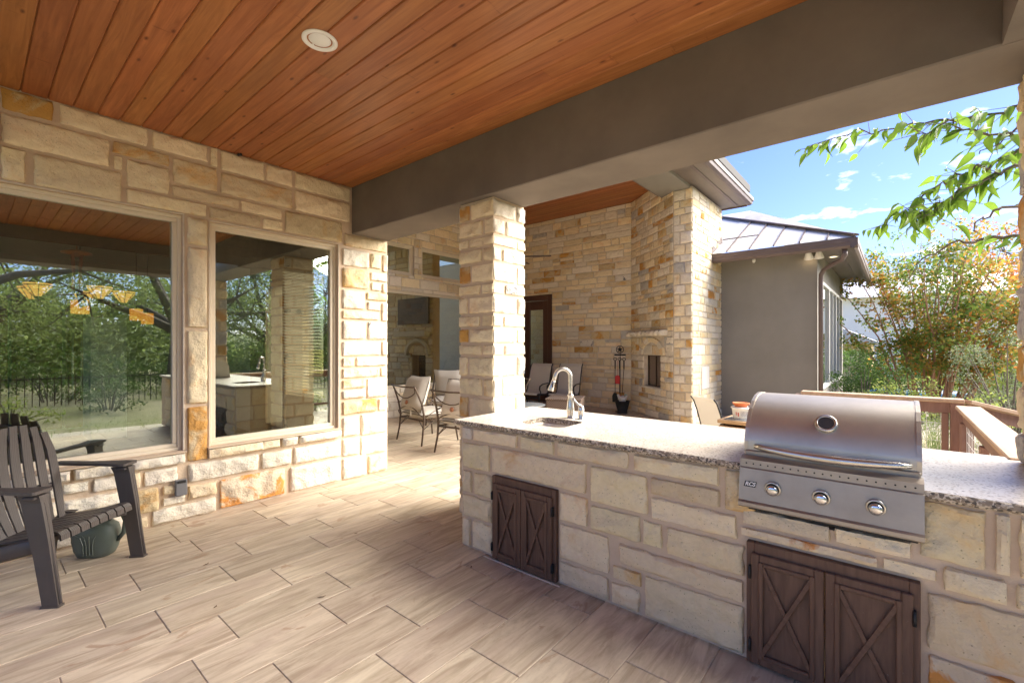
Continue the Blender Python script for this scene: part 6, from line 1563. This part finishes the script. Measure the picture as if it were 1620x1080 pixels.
fnc = thing('iron_fence', 'thin black iron fence crossing the garden, mirrored in the left window', 'fence', (8.0, 0, -.35))
m = MB(); m.box(-.015, -12, .95, .015, 12, .98); m.box(-.015, -12, .15, .015, 12, .18); m.build('fence_rail', M['black'], fnc)
pk = MB(); pk.box(-.008, -.008, 0, .008, .008, 1.05); pme = pk.mesh('picket')
for k in range(170): link('picket', pme, M['black'], fnc, (0, -11.9 + k * .14, 0))
# wooded backdrop east and south of the garden
rng = np.random.default_rng(9); n = 60000; an = rng.uniform(-2.1, .95, n); rd_ = rng.uniform(27, 36, n)
hh = 4.6 + 1.6 * np.sin(an * 9) + 1.5 * np.sin(an * 23 + 1); zz_ = -.8 + hh * rng.uniform(0, 1, n) ** .8
pts = np.stack([rd_ * np.cos(an), rd_ * np.sin(an), zz_], 1)
tag(link('woodland', leaves_mesh('woodland', pts, .42, rng, M['lf_oak'], .6)), kind='stuff')
n = 26000; an = rng.uniform(-2.1, .95, n); rd_ = rng.uniform(14, 17, n); pts = np.stack([rd_ * np.cos(an), rd_ * np.sin(an), -.6 + rng.uniform(0, 1, n) * (1.9 + .5 * np.sin(an * 14))], 1)
tag(link('hedge_growth', leaves_mesh('hedge_growth', pts, .13, rng, M['lf_green'], .55)), kind='stuff')
# lawn tufts
rng = np.random.default_rng(3); n = 9000; pts = np.stack([rng.uniform(1.2, 9, n), rng.uniform(-9, 12, n), np.full(n, -.31)], 1)
me = leaves_mesh('lawn_grass', pts, .09, rng, M['lf_lime'], .12, droop=-.9); tag(link('lawn_grass', me), kind='stuff', cat=None)

# overhanging branches with large leaves (tree stands just outside to the right)
ot_ = thing('overhanging_tree', 'leafy tree whose long branches with broad bright leaves hang into the sky at upper right', 'tree', (3.3, 5.6, -.3))
m = MB(); m.tube([(0, 0, -.2), (.05, .05, 1.2), (-.1, 0, 2.4), (-.5, -.1, 3.3)], [.10, .085, .07, .05], 10)
brs = [[(3.0, 5.5, 2.9), (1.9, 5.2, 3.2), (0.81, 5.11, 3.3), (0.48, 5.09, 3.3), (0.1, 5.04, 3.35), (-0.32, 4.95, 3.35), (-0.68, 4.91, 3.3)], [(2.9, 5.5, 2.8), (1.6, 4.9, 2.9), (0.74, 4.66, 2.92), (0.48, 4.44, 2.94), (0.29, 4.41, 3.04), (0.12, 4.41, 3.03)],
 [(3.0, 5.5, 2.7), (1.7, 5.1, 2.95), (0.79, 4.96, 2.95), (0.56, 4.9, 2.87), (0.39, 4.89, 2.82), (0.21, 4.87, 2.71), (0.06, 4.87, 2.59), (-0.12, 4.85, 2.48)], [(3.1, 5.5, 2.4), (1.7, 4.9, 2.7), (0.71, 4.51, 2.71), (0.51, 4.47, 2.65), (0.32, 4.44, 2.55), (0.19, 4.46, 2.49), (0.12, 4.41, 2.4)],
 [(3.2, 5.6, 1.9), (1.7, 4.9, 2.15), (0.69, 4.36, 2.2), (0.46, 4.3, 2.21), (0.31, 4.3, 2.2), (0.15, 4.3, 2.11), (0.07, 4.23, 1.97)], [(3.2, 5.6, 2.1), (1.6, 4.7, 2.35), (0.67, 4.21, 2.38), (0.53, 4.16, 2.36), (0.44, 4.16, 2.31), (0.38, 4.1, 2.23)],
 [(3.0, 5.5, 2.9), (1.6, 4.9, 3.0), (0.71, 4.51, 2.98), (0.57, 4.52, 2.92), (0.44, 4.41, 2.8)]]
def leafmesh(n=5, L=.14, W=.066):
    V = []; F = []
    for i in range(n + 1):
        t_ = i / n; w = W * math.sin(math.pi * t_ ** .75) * (1 - .25 * t_); z = -.10 * L * t_ * t_ * 3; V += [(L * t_, -w / 2 - .0005, z + w * .22), (L * t_, 0, z), (L * t_, w / 2 + .0005, z + w * .22)]
    for i in range(n):
        for j in range(2): a = i * 3 + j; F.append((a, a + 1, a + 4, a + 3))
    me = bpy.data.meshes.new('leaf'); me.from_pydata(V, [], F); me.polygons.foreach_set('use_smooth', [True] * len(F)); me.materials.append(M['bigleaf']); return me
lms = [leafmesh(5, .13, .058), leafmesh(5, .10, .048), leafmesh(5, .15, .064), leafmesh(5, .065, .032)]
rb_ = random.Random(15); T0 = Vector((3.3, 5.6, -.3)); nl = 0
for br in brs:
    B = [Vector(p) - T0 for p in br]; Q = []
    for i in range(len(B) - 1):
        for k in range(5): Q.append(B[i].lerp(B[i + 1], k / 5) + Vector((rb_.gauss(0, .015), rb_.gauss(0, .015), rb_.gauss(0, .015))))
    Q.append(B[-1]); N_ = len(Q); m.tube(Q, [.015 * (1 - i / N_) + .002 for i in range(N_)], 6)
    for i in range(11, N_):
        for s in (0, 1, 2, 3):
            if nl >= 298 or (s > 1 and rb_.random() < .25): continue
            p = Q[i - 1].lerp(Q[i], rb_.random()); d = (Q[i] - Q[i - 1]).normalized(); side = d.cross(Vector((0, 0, 1))).normalized() * (1 if s % 2 else -1)
            if s >= 2:
                tw = p + (side * .8 + d * .6).normalized() * rb_.uniform(.06, .22) + Vector((0, 0, rb_.uniform(-.08, .04))); m.tube([p, tw], [.003, .0015], 5); p = tw
            dr_ = (d * rb_.uniform(.2, .9) + side * rb_.uniform(.2, .9) + Vector((0, 0, rb_.uniform(-1.1, -.1)))).normalized()
            q = dr_.to_track_quat('X', 'Z').to_euler(); o = link('leaf', lms[3 if i > N_ - 3 and rb_.random() < .6 else rb_.choice((0, 1, 1, 2, 3))], None, ot_, tuple(p), (q.x + rb_.uniform(-1.2, 1.2), q.y, q.z)); o.scale = (1, rb_.uniform(.7, 1.15), rb_.uniform(.4, 2.2)); nl += 1
m.build('branches', M['bark'], ot_)
print('leaves', nl, 'objects', len(bpy.data.objects))
